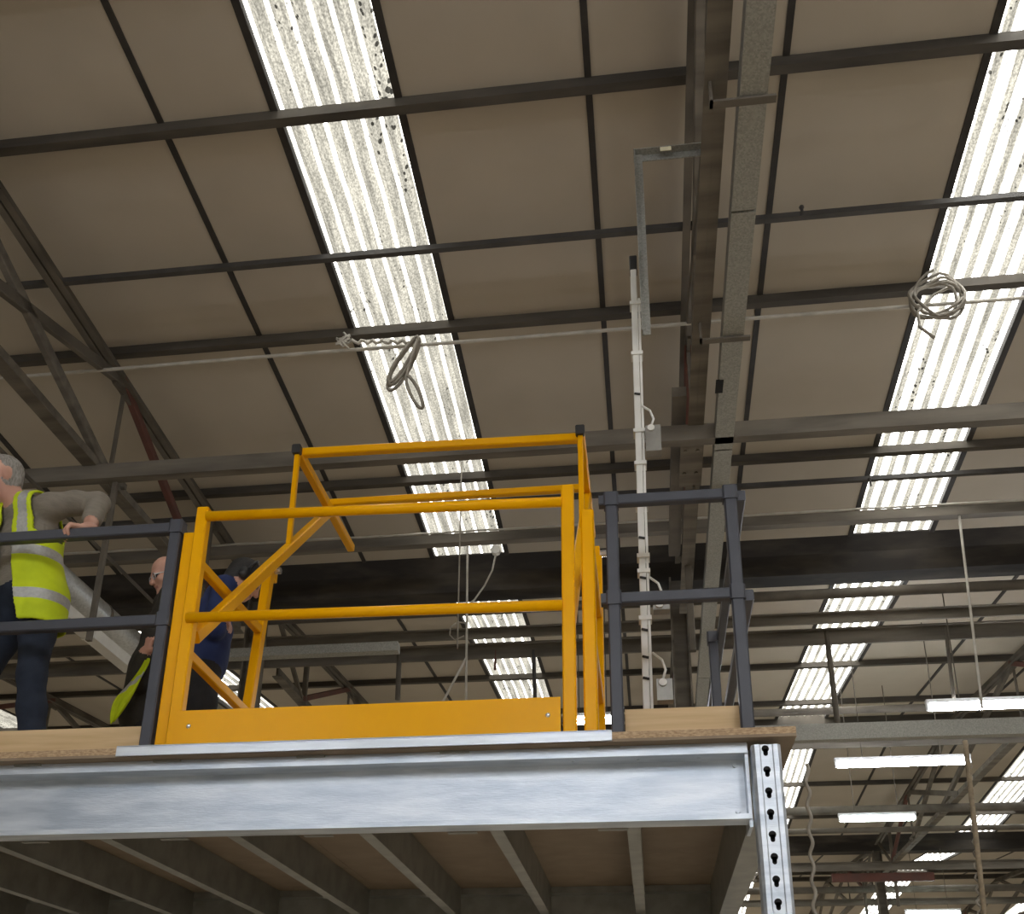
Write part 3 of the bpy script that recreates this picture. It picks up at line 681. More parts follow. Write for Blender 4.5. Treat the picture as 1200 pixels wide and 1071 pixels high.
# joists: channel, web to the right
JX = [-0.050, -0.660, -1.262, -1.885, -2.51, -3.12, -3.73, -4.34]; ZJ = 1.13+E_
jn = ['first floor joist from the galvanised column', 'second floor joist from the galvanised column', 'third floor joist from the galvanised column', 'fourth floor joist from the galvanised column',
      'fifth floor joist from the galvanised column', 'floor joist at the bottom left corner of the photo', 'floor joist hidden left of the frame', 'farthest left floor joist outside the frame']
for i, x in enumerate(JX):
    t = thing('floor_joist', jn[i], 'joist', (x, 5.5, ZJ), 'galvanised floor joists under the deck')
    y0, y1 = YW+0.012, YBK-0.006
    m = MB(); m.box((x+0.022, y0, ZJ+0.006), (x+0.026, y1, ZB-0.004)); m.build('web', 'galv_shaded', t)
    m = MB(); m.box((x-0.034, y0, ZJ), (x+0.026, y1, ZJ+0.006)); m.box((x-0.034, y0, ZJ+0.006), (x-0.031, y1, ZJ+0.02)); m.build('bottom_flange', 'galv_shaded', t)
    m = MB(); m.box((x-0.034, y0, ZB-0.008), (x+0.022, y1, ZB-0.003)); m.build('top_flange', 'galv_shaded', t)
    m = MB(); m.box((x-0.16, YF-0.012, ZB-0.010), (x-0.04, YF, ZB-0.001)); m.build('end_tab', 'galv_shaded', t); m = MB(); m.box((x-0.14, YW+0.012, ZL-0.004), (x-0.02, YW+0.04, ZL-0.001)); m.build('end_tab', 'galv_shaded', t)
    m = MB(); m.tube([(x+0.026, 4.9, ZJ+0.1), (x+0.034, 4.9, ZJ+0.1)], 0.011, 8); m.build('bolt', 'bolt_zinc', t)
# columns
def keyhole(m, x, y, z, s=1.0):
    for (cx, cz, r) in ((0, 0, 0.0125*s), (0.0, -0.018*s, 0.0075*s)):
        m.add([(x+cx+r*math.cos(a), y, z+cz+r*math.sin(a)) for a in [2*math.pi*k/12 for k in range(12)]], [tuple(range(12))])
    m.add([(x-0.0075*s, y, z), (x-0.0075*s, y, z-0.018*s), (x+0.0075*s, y, z-0.018*s), (x+0.0075*s, y, z)], [(0, 1, 2, 3)])
def column(x0, y0, label, holes=True, w=0.112):
    t = thing('mezzanine_column', label, 'column', (x0+w/2, y0+0.05, 0)); zt = 1.305*y0/4.0+E_
    c = 0.012
    m = MB(); m.extrude((x0, y0, 0.01), (x0, y0, zt), (1, 0, 0), (0, 1, 0), [(0, c), (c, 0), (0.03, 0), (0.034, 0.003), (w-0.034, 0.003), (w-0.03, 0), (w-c, 0), (w, c), (w, 0.10), (w-0.02, 0.10), (w-0.02, 0.094), (w-0.004, 0.094), (w-0.004, c), (0.004, c), (0.004, 0.094), (0.02, 0.094), (0.02, 0.10), (0, 0.10)])
    m.build('upright', 'galv_beam', t)
    m = MB(); m.box((x0-0.06, y0-0.06, 0), (x0+w+0.06, y0+0.16, 0.012)); m.build('base_plate', 'galv_shaded', t)
    if holes:
        z = zt-0.018; k = 0
        while z > 0.3:
            m = MB(); keyhole(m, x0+w*0.47, y0+0.0022, z, 1.15); m.build('keyhole_slot', 'hole', t); z -= 0.0845; k += 1
column(0.4175, 3.99, 'galvanised column with keyhole slots at the mezzanine corner')
column(0.4175, YBK+0.11, 'galvanised rear column under the right deck edge', False)
column(-6.3, 3.99, 'galvanised front column out of frame at left', False); column(-6.3, YBK+0.11, 'galvanised rear column out of frame at left', False)
# threshold strip in front of the gate
m = MB(); a = atY(137, 880, 3.974); b = atY(717, 858, 3.974)
m.box((a.x, 3.968, 1.330+E_), (b.x, 3.975, DECK+0.004)); m.box((a.x, 3.968, DECK+0.001), (b.x, 4.02, DECK+0.006))
solo(m, 'threshold_strip', 'alu', 'aluminium edging strip on the deck edge below the gate', 'strip')

# ------------------------------------------------------------------ guard rails
YP = 4.075; RT_ = 2.485+E_; MR = 2.02+E_; S = 0.053
def rail_label(n): return n
def zpx(px, py): return atY(px, py, YP).z
gr = thing('guard_rail', 'dark grey corner guard rail at the right end of the mezzanine', 'railing', (0.16, YP, DECK))
xL, xR, YR = -0.098, 0.418, 5.60
zT = zpx(800, 583); zM = zpx(800, 699)
def post(x, y, ztop, root): m = MB(); m.bar((x, y, DECK), (x, y, ztop), S, S, (0, 1, 0)); m.build('post', 'rail_grey', root)
def fit(x, y, z, root): m = MB(); m.bar((x, y, z-0.033), (x, y, z+0.033), S+0.012, S+0.012, (0, 1, 0)); m.build('corner_fitting', 'rail_grey', root)
for x in (xL, xR): post(x, YP, zT+0.02, gr)
for z in (zT, zM):
    m = MB(); m.bar((xL-0.055, YP-0.0, z), (xR, YP-0.0, z), 0.044, 0.05); m.build('top_rail' if z == zT else 'mid_rail', 'rail_grey', gr)
    m = MB(); m.bar((xR+0.045, YP-0.01, z-0.012), (xR+0.045, 6.9, z-0.012), 0.044, 0.05); m.build('return_rail', 'rail_grey', gr)
    for x in (xL, xR): fit(x, YP, z, gr)
post(xR+0.0, YR, zT-0.01, gr); fit(xR, YR, zT-0.01, gr); fit(xR, YR, zM, gr); post(xR, 6.9, zT-0.01, gr)
gl = thing('guard_rail', 'dark grey guard rail at left under the resting hand', 'railing', (-3.6, YP, DECK))
pb = atY(171, 873, YP); pt = atY(211, 620, YP); xP = -2.108; zT2 = zpx(100, 626); zM2 = zpx(100, 732)
for x in (xP, -4.2, -6.2): post(x, YP, zT2+0.02, gl)
for z in (zT2, zM2):
    m = MB(); m.bar((-6.2, YP, z), (xP+0.03, YP, z), 0.044, 0.052); m.build('top_rail' if z == zT2 else 'mid_rail', 'rail_grey', gl)
    for x in (xP, -4.2): fit(x, YP, z, gl)
# toe boards
z1 = atY(800, 829, YP+0.03).z
m = MB(); m.box((xL+0.03, YP+0.03, DECK), (xR-0.0, YP+0.05, z1)); solo(m, 'toe_board', 'pine', 'pale timber toe board between the right guard rail posts', 'board')
m = MB(); m.box((xR+0.001, YP+0.03, DECK), (xR+0.021, 6.85, z1+0.012)); solo(m, 'toe_board', 'pine', 'timber toe board running back from the right corner post', 'board')
z1 = atY(80, 854, YP+0.03).z
m = MB(); m.box((-6.2, YP+0.03, DECK), (xP-0.02, YP+0.05, z1)); solo(m, 'toe_board', 'pine', 'long timber toe board under the left guard rail', 'board')

# ------------------------------------------------------------------ yellow pallet gate
XLg, XRg = -2.045, -0.205          # fixed side frames
xl, xr = -1.982, -0.290            # swinging stiles
YG = 4.06; YRr = 4.92
gate = thing('pallet_gate', 'yellow steel pallet safety gate with its rear half swung up overhead', 'gate', ((XLg+XRg)/2, YG, DECK))
YM = 'yellow'
def gbar(name, p, q, w, h, up=(0, 0, 1), mat=YM, par=None):
    m = MB(); m.bar((p[0], p[1], p[2]+E_), (q[0], q[1], q[2]+E_), w, h, up); return m.build(name, mat, par or gate)
dk = 1.368
for X, x, sg in ((XLg, xl, 1), (XRg, xr, -1)):
    gbar('front_post', (X, YG+0.035, dk), (X, YG+0.035, 2.44), 0.058, 0.058, (0, 1, 0))
    gbar('rear_post', (X, YRr, dk), (X, YRr+0.15, 2.735), 0.05, 0.06, (0, 1, 0))
    gbar('base_rail', (X, YG+0.03, dk+0.03), (X, YRr, dk+0.03), 0.05, 0.05)
    gbar('side_rail', (X, YG+0.03, 1.89), (X, YRr+0.05, 1.875), 0.04, 0.05)
    gbar('side_rail', (X, YG+0.03, 2.345), (X, YRr+0.09, 2.375), 0.04, 0.05)
    pb = gbar('pivot_lug', (X, YRr+0.12, 2.765), (X, YRr+0.245, 2.765), 0.03, 0.06)
    m = MB(); m.tube([(X-0.05, YRr+0.20, 2.79+E_), (X+0.05, YRr+0.20, 2.79+E_)], 0.02, 8); m.build('pivot_bolt', 'bolt_zinc', pb)
    # swinging half
    gbar('gate_stile', (x, YG, dk+0.025), (x, YG, 2.555), 0.056, 0.05, (0, 1, 0))
    xa = x+sg*0.0
    gbar('swing_arm', (xa, YG+0.06, 1.93), (xa, 5.85, 3.62), 0.05, 0.06)
    gbar('rear_stile', (xa, 5.14, 3.615), (xa, 6.36, 3.615), 0.05, 0.055)
    gbar('hanger_bar', (xa, 5.165, 3.59), (xa, 5.165, 2.97), 0.03, 0.03, (0, 1, 0))
    gbar('end_cap', (xa, 5.13, 3.615), (xa, 5.165, 3.615), 0.053, 0.06, mat='black_plastic')
    m = MB(); m.box((x-0.03, YG-0.026, DECK+0.004), (x+0.03, YG+0.03, DECK+0.026)); m.build('foot_pad', 'black_plastic', gate)
def gtube(name, p, q, r):
    m = MB(); m.tube([(p[0], p[1], p[2]+E_), (q[0], q[1], q[2]+E_)], r, 14); return m.build(name, YM, gate, True)
gtube('gate_rail', (xl+0.025, YG-0.02, 2.505), (xr-0.025, YG-0.02, 2.47), 0.0235)
gtube('gate_rail', (xl-0.0, YG-0.03, 1.985), (xr-0.025, YG-0.02, 1.965), 0.0235)
gbar('rear_bar', (xl, 5.20, 3.625), (xr, 5.20, 3.60), 0.05, 0.05); gbar('rear_bar', (xl, 5.84, 3.665), (xr, 5.84, 3.665), 0.045, 0.045)
kx0 = atY(207, 850, YG-0.03).x; kx1 = atY(657, 840, YG-0.03).x; kz0 = 1.385; kz1 = atY(430, 825, YG-0.03).z-E_
kp = gbar('kick_plate', (kx0, YG-0.03, (kz0+kz1)/2), (kx1, YG-0.03, (kz0+kz1)/2), 0.006, kz1-kz0)
for q in ((221, 851), (642, 838)):
    p = atY(*q, YG-0.034); m = MB(); m.ball(p, (0.011, 0.007, 0.011), 8); m.build('screw', 'bolt_zinc', kp, True)

# ------------------------------------------------------------------ people: one continuous surface each (signed distance field -> surface nets)
class Body:
    def __init__(s): s.p = []
    def cap(s, a, b, ra, rb, mat, k=0.02): s.p.append(('c', np.array(a, float), np.array(b, float), ra, rb, mat, k)); return s
    def ell(s, c, r, mat, k=0.02, R=None): s.p.append(('e', np.array(c, float), np.array(r, float), np.eye(3) if R is None else np.array(R, float), None, mat, k)); return s
    def chain(s, pts, rs, mat, k=0.015):
        for i in range(len(pts)-1): s.cap(pts[i], pts[i+1], rs[i], rs[i+1], mat, k)
        return s
    def bounds(s, q):
        if q[0] == 'c': r = max(q[3], q[4]); return np.minimum(q[1], q[2])-r, np.maximum(q[1], q[2])+r
        r = q[2].max(); return q[1]-r, q[1]+r
    def dist(s, q, P):
        if q[0] == 'c':
            a, b = q[1], q[2]; ab = b-a; t = np.clip(((P-a)@ab)/max(ab@ab, 1e-9), 0, 1)
            return np.linalg.norm(P-a-t[..., None]*ab, axis=-1)-(q[3]+(q[4]-q[3])*t)
        L = (P-q[1])@q[3].T/q[2]; n = np.linalg.norm(L, axis=-1); n2 = np.linalg.norm(L/q[2], axis=-1)
        return n*(n-1)/np.maximum(n2, 1e-6)
    def field(s, h, grow=0.0, only=None, pad=0.05):
        prims = [q for q in s.p if only is None or q[5] in only]
        lo = np.min([s.bounds(q)[0] for q in prims], axis=0)-pad; hi = np.max([s.bounds(q)[1] for q in prims], axis=0)+pad
        n = np.ceil((hi-lo)/h).astype(int)+1
        Fd = np.full(n, 0.3, np.float32); Rw = np.full(n, 9.0, np.float32); Lb = np.zeros(n, np.int16)
        mats = []
        for q in prims:
            if q[5] not in mats: mats.append(q[5])
            a, b = s.bounds(q); i0 = np.maximum(np.floor((a-0.07-lo)/h).astype(int), 0); i1 = np.minimum(np.ceil((b+0.07-lo)/h).astype(int)+1, n)
            sl = tuple(slice(i0[k], i1[k]) for k in range(3))
            g = np.stack(np.meshgrid(*[lo[k]+h*np.arange(i0[k], i1[k]) for k in range(3)], indexing='ij'), -1)
            d = s.dist(q, g).astype(np.float32); k_ = q[6]; f = Fd[sl]
            hh = np.maximum(k_-np.abs(f-d), 0)/k_ if k_ > 0 else 0
            Fd[sl] = np.minimum(f, d)-hh*hh*k_*0.25
            w = d < Rw[sl]; Rw[sl] = np.where(w, d, Rw[sl]); Lb[sl] = np.where(w, mats.index(q[5]), Lb[sl])
        return lo, Fd-grow, Lb, mats
def surface_nets(Fd, lo, h):
    n = np.array(Fd.shape); cn = n-1
    acc = np.zeros((*cn, 3), np.float32); cnt = np.zeros(cn, np.float32); sg = Fd < 0
    for ax in range(3):
        A = [slice(None)]*3; B = [slice(None)]*3; A[ax] = slice(0, -1); B[ax] = slice(1, None)
        f0, f1 = Fd[tuple(A)], Fd[tuple(B)]; cr = (f0 < 0) != (f1 < 0)
        t = np.where(cr, f0/np.where(cr, f0-f1, 1), 0)
        o1, o2 = [k for k in range(3) if k != ax]
        for d1 in (0, 1):
            for d2 in (0, 1):
                S_ = [slice(None)]*3; S_[o1] = slice(d1, cn[o1]+d1); S_[o2] = slice(d2, cn[o2]+d2); S_ = tuple(S_)
                c = cr[S_].astype(np.float32); acc[..., ax] += c*t[S_]; acc[..., o1] += c*d1; acc[..., o2] += c*d2; cnt += c
    act = cnt > 0; idx = np.full(cn, -1, np.int64); idx[act] = np.arange(act.sum())
    ii = np.stack(np.nonzero(act), -1); V = lo+h*(ii+acc[act]/cnt[act][:, None]); faces = []
    for ax in range(3):
        o1, o2 = (ax+1) % 3, (ax+2) % 3
        A = [slice(1, -1)]*3; B = [slice(1, -1)]*3; A[ax] = slice(0, -1); B[ax] = slice(1, None)
        f0, f1 = sg[tuple(A)], sg[tuple(B)]; e = np.stack(np.nonzero(f0 != f1), -1)
        if not len(e): continue
        inside = f0[tuple(e.T)]; base = e.copy(); base[:, o1] += 1; base[:, o2] += 1
        def cell(a, b): q = base.copy(); q[:, o1] -= a; q[:, o2] -= b; return idx[tuple(q.T)]
        Q = np.stack([cell(1, 1), cell(0, 1), cell(0, 0), cell(1, 0)], -1); Q[~inside] = Q[~inside][:, ::-1]; faces.append(Q)
    return V, np.concatenate(faces)
def net_object(name, V, Fc, mat_idx, mats, parent, origin):
    me = bpy.data.meshes.new(name); me.vertices.add(len(V)); me.vertices.foreach_set('co', (V-np.array(origin)).astype(np.float32).ravel())
    me.loops.add(Fc.size); me.loops.foreach_set('vertex_index', Fc.ravel().astype(np.int32)); me.polygons.add(len(Fc))
    me.polygons.foreach_set('loop_start', np.arange(0, Fc.size, 4, dtype=np.int32)); me.polygons.foreach_set('loop_total', np.full(len(Fc), 4, np.int32))
    for q in mats: me.materials.append(MATS[q])
    me.polygons.foreach_set('material_index', mat_idx.astype(np.int32)); me.polygons.foreach_set('use_smooth', np.ones(len(Fc), bool))
    me.update(calc_edges=True); me.validate()
    o = bpy.data.objects.new(name, me); COL.objects.link(o)
    if parent: o.parent = parent; o.location = Vector(origin)-parent_world(parent)
    else: o.location = Vector(origin)
    return o
def skin_body(B, name, h, parent, origin):
    lo, Fd, Lb, mats = B.field(h); V, Fc = surface_nets(Fd, lo, h); c = V[Fc].mean(1)
    i = np.clip(np.round((c-lo)/h).astype(int), 0, np.array(Fd.shape)-1)
    return net_object(name, V, Fc, Lb[tuple(i.T)], mats, parent, origin)
def frame(f, up=(0, 0, 1)):
    f = np.array(f, float); f /= np.linalg.norm(f); r = np.cross(f, up); r /= np.linalg.norm(r); u = np.cross(r, f); return r, f, u
def head(B, c, face, neck_to, hair=None, skin='skin', up=(0, 0, 1), ears=True):
    r, f, u = frame(face, up); R = np.stack([r, f, u]); c = np.array(c, float)
    L = lambda a, b, d: c+r*a+f*b+u*d
    B.ell(L(0, -0.012, 0.025), (0.076, 0.096, 0.092), skin, 0.02, R)
    B.ell(L(0, 0.022, -0.045), (0.060, 0.070, 0.078), skin, 0.03, R)                # face / jaw
    B.ell(L(0, 0.055, -0.095), (0.030, 0.028, 0.026), skin, 0.03, R)                # chin
    B.cap(L(0, 0.088, 0.005), L(0, 0.108, -0.035), 0.009, 0.014, skin, 0.012)       # nose
    B.cap(L(-0.038, 0.078, 0.016), L(0.038, 0.078, 0.016), 0.012, 0.012, skin, 0.02)  # brow
    for s_ in (-1, 1):
        B.ell(L(s_*0.034, 0.078, -0.002), (0.013, 0.010, 0.006), 'eye', 0.006, R)
        B.ell(L(s_*0.045, 0.060, -0.035), (0.022, 0.022, 0.02), skin, 0.03, R)      # cheek
        if ears:
            B.ell(L(s_*0.080, -0.012, -0.012), (0.010, 0.022, 0.034), skin, 0.008, R)
    B.ell(L(0, 0.086, -0.066), (0.025, 0.010, 0.006), 'lip', 0.008, R)
    B.cap(L(0, -0.025, -0.06), neck_to, 0.056, 0.062, skin, 0.04)
    if hair == 'short':
        B.ell(L(0, -0.022, 0.036), (0.0785, 0.092, 0.088), 'grey_hair', 0.008, R)
        for s_ in (-1, 1): B.ell(L(s_*0.066, -0.045, -0.02), (0.014, 0.05, 0.05), 'grey_hair', 0.015, R)
        B.ell(L(0, -0.075, -0.02), (0.055, 0.035, 0.06), 'grey_hair', 0.02, R)
    if hair == 'fringe':
        B.ell(L(0, -0.07, -0.03), (0.062, 0.040, 0.05), 'grey_hair', 0.02, R)
    if hair == 'full':
        B.ell(L(0, -0.028, 0.036), (0.084, 0.097, 0.094), 'black_hair', 0.008, R); B.ell(L(0, -0.07, -0.02), (0.065, 0.045, 0.07), 'black_hair', 0.02, R)
    return L
def hand(B, wrist, fwd, back, thumb, curl, skin='skin', sc=1.0):
    """fwd: towards the knuckles, back: out of the back of the hand, thumb: towards the thumb side; curl: bends per joint (radians)"""
    f = np.array(fwd, float); f /= np.linalg.norm(f); b = np.array(back, float); b -= f*(b@f); b /= np.linalg.norm(b); t = np.cross(f, b)
    if t@np.array(thumb) < 0: t = -t
    w = np.array(wrist, float); B.cap(w-f*0.03, w+f*0.02, 0.027*sc, 0.028*sc, skin, 0.02)
    for q in (-0.026, -0.009, 0.009, 0.026): B.cap(w+f*0.015+t*q*0.7, w+f*0.088+t*q, 0.0155*sc, 0.0135*sc, skin, 0.012)
    for q, ln in ((0.030, 0.070), (0.010, 0.080), (-0.011, 0.074), (-0.031, 0.058)):
        p = w+f*0.090*sc+t*q; d = f.copy(); a = 0; pts = [p]; rs = [0.0112]
        for j, part in enumerate((0.45, 0.32, 0.23)):
            a += curl[j]; dd = f*math.cos(a)-b*math.sin(a); p = p+dd*ln*part*sc; pts.append(p); rs.append((0.0100, 0.0090, 0.0078)[j])
        B.chain(pts, rs, skin, 0.004)
    p = w+f*0.022+t*0.028; q1 = p+(f*0.5+t*0.75-b*0.35)*0.040; q2 = q1+(f*0.85+t*0.1-b*0.45)*0.032; q3 = q2+(f*0.9-t*0.1-b*0.45)*0.022
    B.chain([p, q1, q2, q3], [0.016, 0.0125, 0.011, 0.009], skin, 0.008)
def legs(B, hipL, hipR, footL, footR, dirv, mat, boot='boot', kneefwd=0.03, taper=1.0):
    d = np.array(dirv, float); d /= np.linalg.norm(d)
    for hp, ft in ((hipL, footL), (hipR, footR)):
        hp = np.array(hp, float); ft = np.array(ft, float); an = ft+np.array((0, 0, 0.085)); kn = (hp+an)/2+d*kneefwd
        B.chain([hp, hp*0.55+kn*0.45, kn, kn*0.6+an*0.4, an+np.array((0, 0, 0.0))], [0.094*taper, 0.082*taper, 0.064*taper, 0.064*taper, 0.056*taper], mat, 0.03)
        B.cap(ft+np.array((0, 0, 0.045))-d*0.05, ft+np.array((0, 0, 0.035))+d*0.15, 0.043, 0.034, boot, 0.02)
def torso(B, hip, chest, sh_l, sh_r, f, mat, low='jeans', fat=1.0):
    """hip: pelvis centre, chest: chest centre, shoulders; f: facing"""
    hip, chest, sl, sr = (np.array(q, float) for q in (hip, chest, sh_l, sh_r)); r, ff, u = frame(f); R = np.stack([r, ff, u])
    B.ell(hip+u*0.0, (0.170*fat, 0.125*fat, 0.115), low, 0.05, R)
    B.ell(hip*0.62+chest*0.38+ff*0.012, (0.165*fat, 0.125*fat, 0.16), mat, 0.06, R)
    B.ell(chest, (0.180*fat, 0.122*fat, 0.19), mat, 0.06, R)
    m = (sl+sr)/2
    for q in (sl, sr): B.cap(m+u*0.015, q, 0.072, 0.066, mat, 0.05)
D = np.array
Z0 = DECK
# ---- man leaning on the rail (left edge)
o1 = (-2.97, 4.35, Z0)
p1 = thing('person', 'man in an open yellow vest and grey jumper leaning one hand on the rail', 'person', o1)
B = Body(); f1 = (-0.35, -1, 0); r1 = np.array([0.944, -0.33, 0])   # r1: towards the person's left hand, photo right
C0 = np.array(o1); up = np.array([0, 0, 1.0])
hip = C0+up*0.93; chest = C0+up*1.235+D((-0.07, 0, 0)); sl = np.array(atY(60, 594, 4.27)); sr = sl-r1*0.34
torso(B, hip, chest, sl, sr, f1, 'sweater', 'jeans', 0.98)
legs(B, hip+r1*0.09-up*0.04, hip-r1*0.085-up*0.04, D((-2.79, 4.33, Z0)), D((-3.24, 4.40, Z0)), f1, 'jeans')
el = np.array(atY(115, 590, 4.40)); wr = np.array(atY(106, 607, 4.135)); wr[2] = zT2+0.060
B.chain([sl, (sl+el)/2+up*0.012, el], [0.070, 0.060, 0.056], 'sweater', 0.03)
B.chain([el, el*0.35+wr*0.65+up*0.004], [0.056, 0.048], 'sweater', 0.03); B.cap(el*0.4+wr*0.6, wr, 0.034, 0.029, 'skin', 0.012)
hand(B, wr, (-0.75, -0.75, -0.16), (0, -0.15, 1), (-1, 0.3, 0), (0.95, 0.75, 0.3))
er = sr+D((-0.10, 0.03, -0.29)); wr2 = er+D((-0.02, -0.22, -0.10)); B.chain([sr, (sr+er)/2, er, wr2], [0.066, 0.057, 0.05, 0.042], 'sweater', 0.03); hand(B, wr2+D((0, -0.03, -0.01)), (0, -1, -0.3), (0, -0.2, 1), (1, 0, 0), (0.4, 0.3, 0.2))
hc = np.array(atY(0, 558, 4.26)); nk = (sl+sr)/2
L1 = head(B, hc, (-0.68, -0.75, -0.06), nk+up*0.01, 'short')
B.cap(nk+up*0.035, nk+up*0.0, 0.067, 0.085, 'sweater', 0.02)
skin_body(B, 'body', 0.0055, p1, o1)
# vest: a shell over the torso, open in front, with silver bands
def vest(B, parent, origin, r, f, z0, z1, gap, sl, sr, C, grow=0.020, th=0.006, h=0.006, mats=('sweater', 'jeans'), neck=None, lean=0.0):
    lo, Fd, Lb, mt = B.field(h, 0.0, only=mats, pad=0.06)
    kz = int((C[2]+1.06-lo[2])/h); Fd[:, :, :kz] = np.minimum(Fd[:, :, :kz], Fd[:, :, kz:kz+1])
    n = Fd.shape; g = np.stack(np.meshgrid(*[lo[k]+h*np.arange(n[k]) for k in range(3)], indexing='ij'), -1); rel = g-np.array(C)
    z = rel[..., 2]; lat = rel@np.array(r)-lean*(z-0.93); fr = rel@np.array(f)/np.linalg.norm(f)
    flare = np.clip((1.12-z)/0.3, 0, 1)*0.012
    sh = np.abs(Fd-(grow+flare))-th
    reg = np.maximum.reduce([z0-z, z-z1])
    side = np.abs(lat)-(0.275-0.125*np.clip((z-1.12)/0.12, 0, 1))
    reg = np.maximum(reg, side)
    op = np.where(fr > 0, gap(z)-np.abs(lat), -1.0)
    reg = np.maximum(reg, op)
    if neck is not None:
        d = np.linalg.norm(g-np.array(neck), axis=-1); reg = np.maximum(reg, 0.088-d)
    Sf = np.maximum(sh, reg).astype(np.float32); V, Fc = surface_nets(Sf, lo, h); c = V[Fc].mean(1)-np.array(C); zc = c[:, 2]; lc = c@np.array(r)-lean*(zc-0.93)
    mi = np.zeros(len(Fc), int)
    for a, b in ((0.845, 0.90), (1.085, 1.145)): mi[(zc > a) & (zc < b)] = 1
    mi[(zc > 1.145) & (np.abs(np.abs(lc)-0.105) < 0.025)] = 1
    return net_object('vest', V, Fc, mi, ['hivis', 'hivis_silver'], parent, origin)
BT = Body(); torso(BT, hip, chest, sl, sr, f1, 'sweater', 'jeans', 0.98)
legs(BT, hip+r1*0.09-up*0.04, hip-r1*0.085-up*0.04, D((-2.79, 4.33, Z0)), D((-3.24, 4.40, Z0)), f1, 'jeans')
fu = np.array(f1)/np.linalg.norm(f1)
vest(BT, p1, o1, r1, fu, 0.735, 1.56, lambda z: 0.050+0.05*np.clip(1.15-z, 0, 0.5), sl, sr, C0, neck=nk+up*0.05, lean=-0.22)
# ---- man in the dark coat behind the post, holding a vest
o2 = (-2.83, 5.48, Z0)
p2 = thing('person', 'balding man with glasses in a dark coat, half hidden behind the left post', 'person', o2)
B = Body(); f2 = (-0.85, -0.55, 0); C0 = np.array(o2); r2, ff2, _ = frame(f2)
hip = C0+up*0.93; chest = C0+up*1.22; sA = C0+up*1.41+r2*0.175; sB = C0+up*1.41-r2*0.175
torso(B, hip, chest, sA, sB, f2, 'coat', 'coat', 1.04)
legs(B, hip+r2*0.085-up*0.04, hip-r2*0.085-up*0.04, C0+r2*0.10, C0-r2*0.10, f2, 'black_cloth')
B.chain([hip+up*0.05, hip-up*0.22], [0.17, 0.185], 'coat', 0.05)
hp = np.array(atY(171, 757, 5.22)); 
near = sB if sB[1] < sA[1] else sA; far_ = sA if near is sB else sB
elb = near+D((-0.02, -0.12, -0.30)); elb = np.array(atY(160, 800, 5.25))
B.chain([near, (near+elb)/2+D((0.0, -0.02, 0)), elb], [0.070, 0.062, 0.055], 'coat', 0.03); B.chain([elb, elb*0.3+hp*0.7-up*0.02], [0.055, 0.045], 'coat', 0.03)
hand(B, hp-up*0.055, (0.25, -0.1, 1), (-0.5, -0.8, 0), (1, 0, 0), (1.1, 1.2, 0.8))
elf = far_+D((0.03, 0.03, -0.29)); wf = elf+D((0.0, -0.03, -0.24)); B.chain([far_, elf, wf], [0.068, 0.056, 0.045], 'coat', 0.03); hand(B, wf-up*0.03, (0, -0.1, -1), (0.3, 1, 0), (-1, 0, 0), (0.3, 0.3, 0.2))
hc = np.array(atY(196, 674, 5.40))
L2 = head(B, hc, (-0.72, -0.60, -0.45), C0+up*1.43, 'fringe')
skin_body(B, 'body', 0.007, p2, o2)
m = MB()
for s_ in (-1, 1):
    c = Vector(L2(s_*0.034, 0.094, -0.004)); pts = [c+Vector(L2(0.023*math.cos(t), 0, 0.018*math.sin(t)))-Vector(L2(0, 0, 0)) for t in np.linspace(0, 2*math.pi, 17)]
    m.tube(pts, 0.003, 6, cap=False); m.tube([Vector(L2(s_*0.057, 0.092, 0.0)), Vector(L2(s_*0.082, 0.0, 0.0))], 0.0025, 6)
m.tube([Vector(L2(-0.011, 0.097, 0)), Vector(L2(0.011, 0.097, 0))], 0.0025, 6)
m.build('glasses', 'lens_glass', p2)
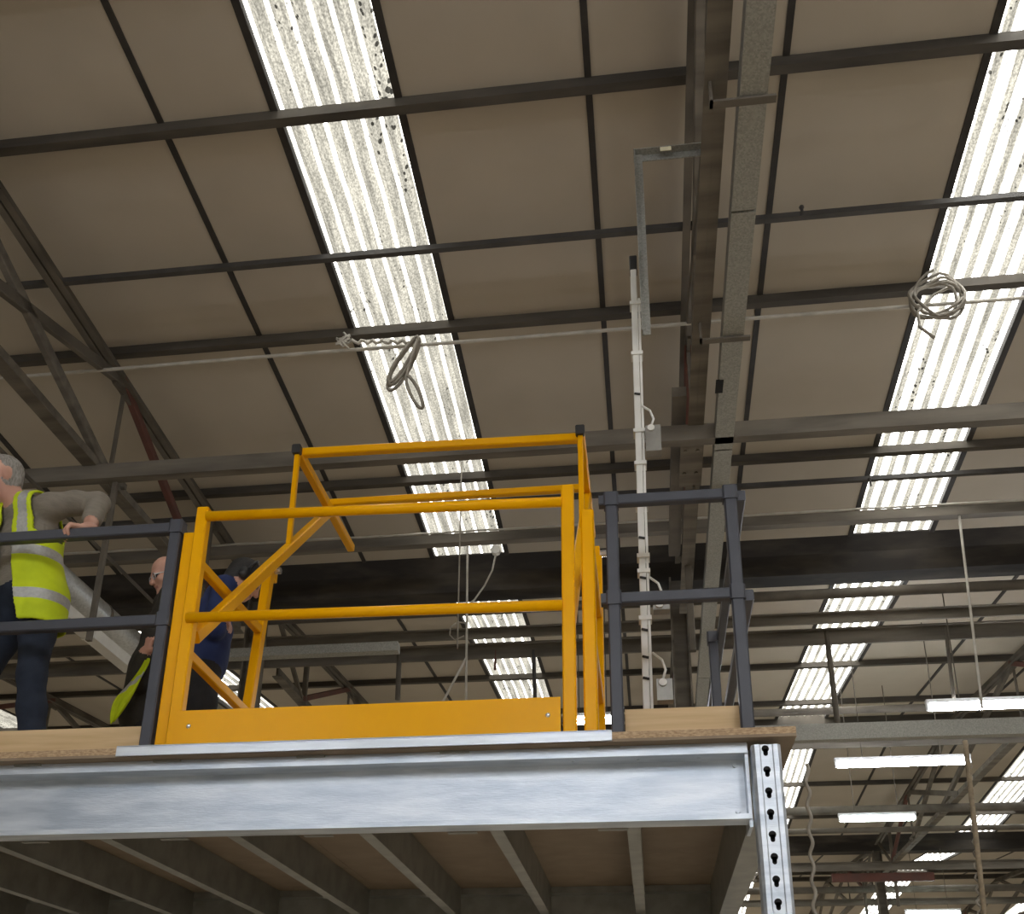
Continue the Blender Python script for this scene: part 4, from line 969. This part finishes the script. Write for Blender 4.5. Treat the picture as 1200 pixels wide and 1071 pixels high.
# the folded yellow vest held in the hand
m = MB(); q = [(172, 772, .02), (166, 785, .035), (160, 794, .05), (152, 804, .085), (146, 818, .08), (139, 834, .055), (132, 846, .02)]
vs = []; K = 7
for i, (x, y, w_) in enumerate(q):
    c = Vector(atY(x, y, 5.17)); sd = Vector((0.75, 0, 0.65))
    for k in range(K):
        t = (k/(K-1)-0.5)*2; vs.append(c+sd*w_*t+Vector((0, 0.018*math.cos(t*7+i), 0)))
for s_ in (0,): m.add(vs, [(i*K+k, i*K+k+1, (i+1)*K+k+1, (i+1)*K+k) for i in range(len(q)-1) for k in range(K-1)])
for i, f_ in enumerate(m.f):
    if i//(K-1) == 2: m.m[i] = 1
hv = m.build('held_vest', ['hivis', 'hivis_silver'], None, True, loc=center(m)); tag(hv, 'crumpled yellow reflective vest dangling from the coated man\'s hand', 'vest')
sm_ = hv.modifiers.new('thick', 'SOLIDIFY'); sm_.thickness = 0.012; sb = hv.modifiers.new('sub', 'SUBSURF'); sb.levels = 2; sb.render_levels = 2
# ---- man in navy behind the gate, head bent
o3 = (-2.46, 5.26, Z0)
p3 = thing('person', 'man in a navy top and black trousers behind the gate diagonals, head bent', 'person', o3)
B = Body(); f3 = (0.86, 0.5, 0); C0 = np.array(o3); r3, ff3, _ = frame(f3)
hip = C0+up*0.90; chest = C0+up*1.17+ff3*0.02; sA = C0+up*1.345+r3*0.165+ff3*0.05; sB = C0+up*1.345-r3*0.165+ff3*0.05
torso(B, hip, chest, sA, sB, f3, 'navy', 'navy', 0.98)
legs(B, hip+r3*0.085-up*0.06, hip-r3*0.085-up*0.06, C0+r3*0.10, C0-r3*0.10, f3, 'black_cloth')
for sx in (sA, sB):
    e3 = sx+D((0.02, -0.02, -0.28))-ff3*0.03; inw = (-r3 if sx is sA else r3); w3 = e3+ff3*0.13+inw*0.20-ff3*0.06+up*0.06; B.chain([sx, (sx+e3)/2, e3, w3], [0.066, 0.058, 0.052, 0.042], 'navy', 0.03)
    hand(B, w3+inw*0.03, inw+up*0.2, ff3, up, (0.4, 0.5, 0.4))
hc = np.array(atY(287, 680, 5.22))
L3 = head(B, hc, (0.75, 0.42, -0.55), C0+up*1.37+ff3*0.06, 'full')
skin_body(B, 'body', 0.007, p3, o3)
hs = MB(); arc = [Vector(L3(0.092*math.cos(t), -0.015, 0.02+0.118*math.sin(t))) for t in np.linspace(0.0, math.pi, 15)]
hs.tube(arc, 0.008, 8)
for s_ in (-1, 1): hs.tube([Vector(L3(s_*0.075, -0.012, -0.01)), Vector(L3(s_*0.112, -0.012, -0.01))], 0.036, 14)
hs.build('ear_defenders', 'black_plastic', p3, True)
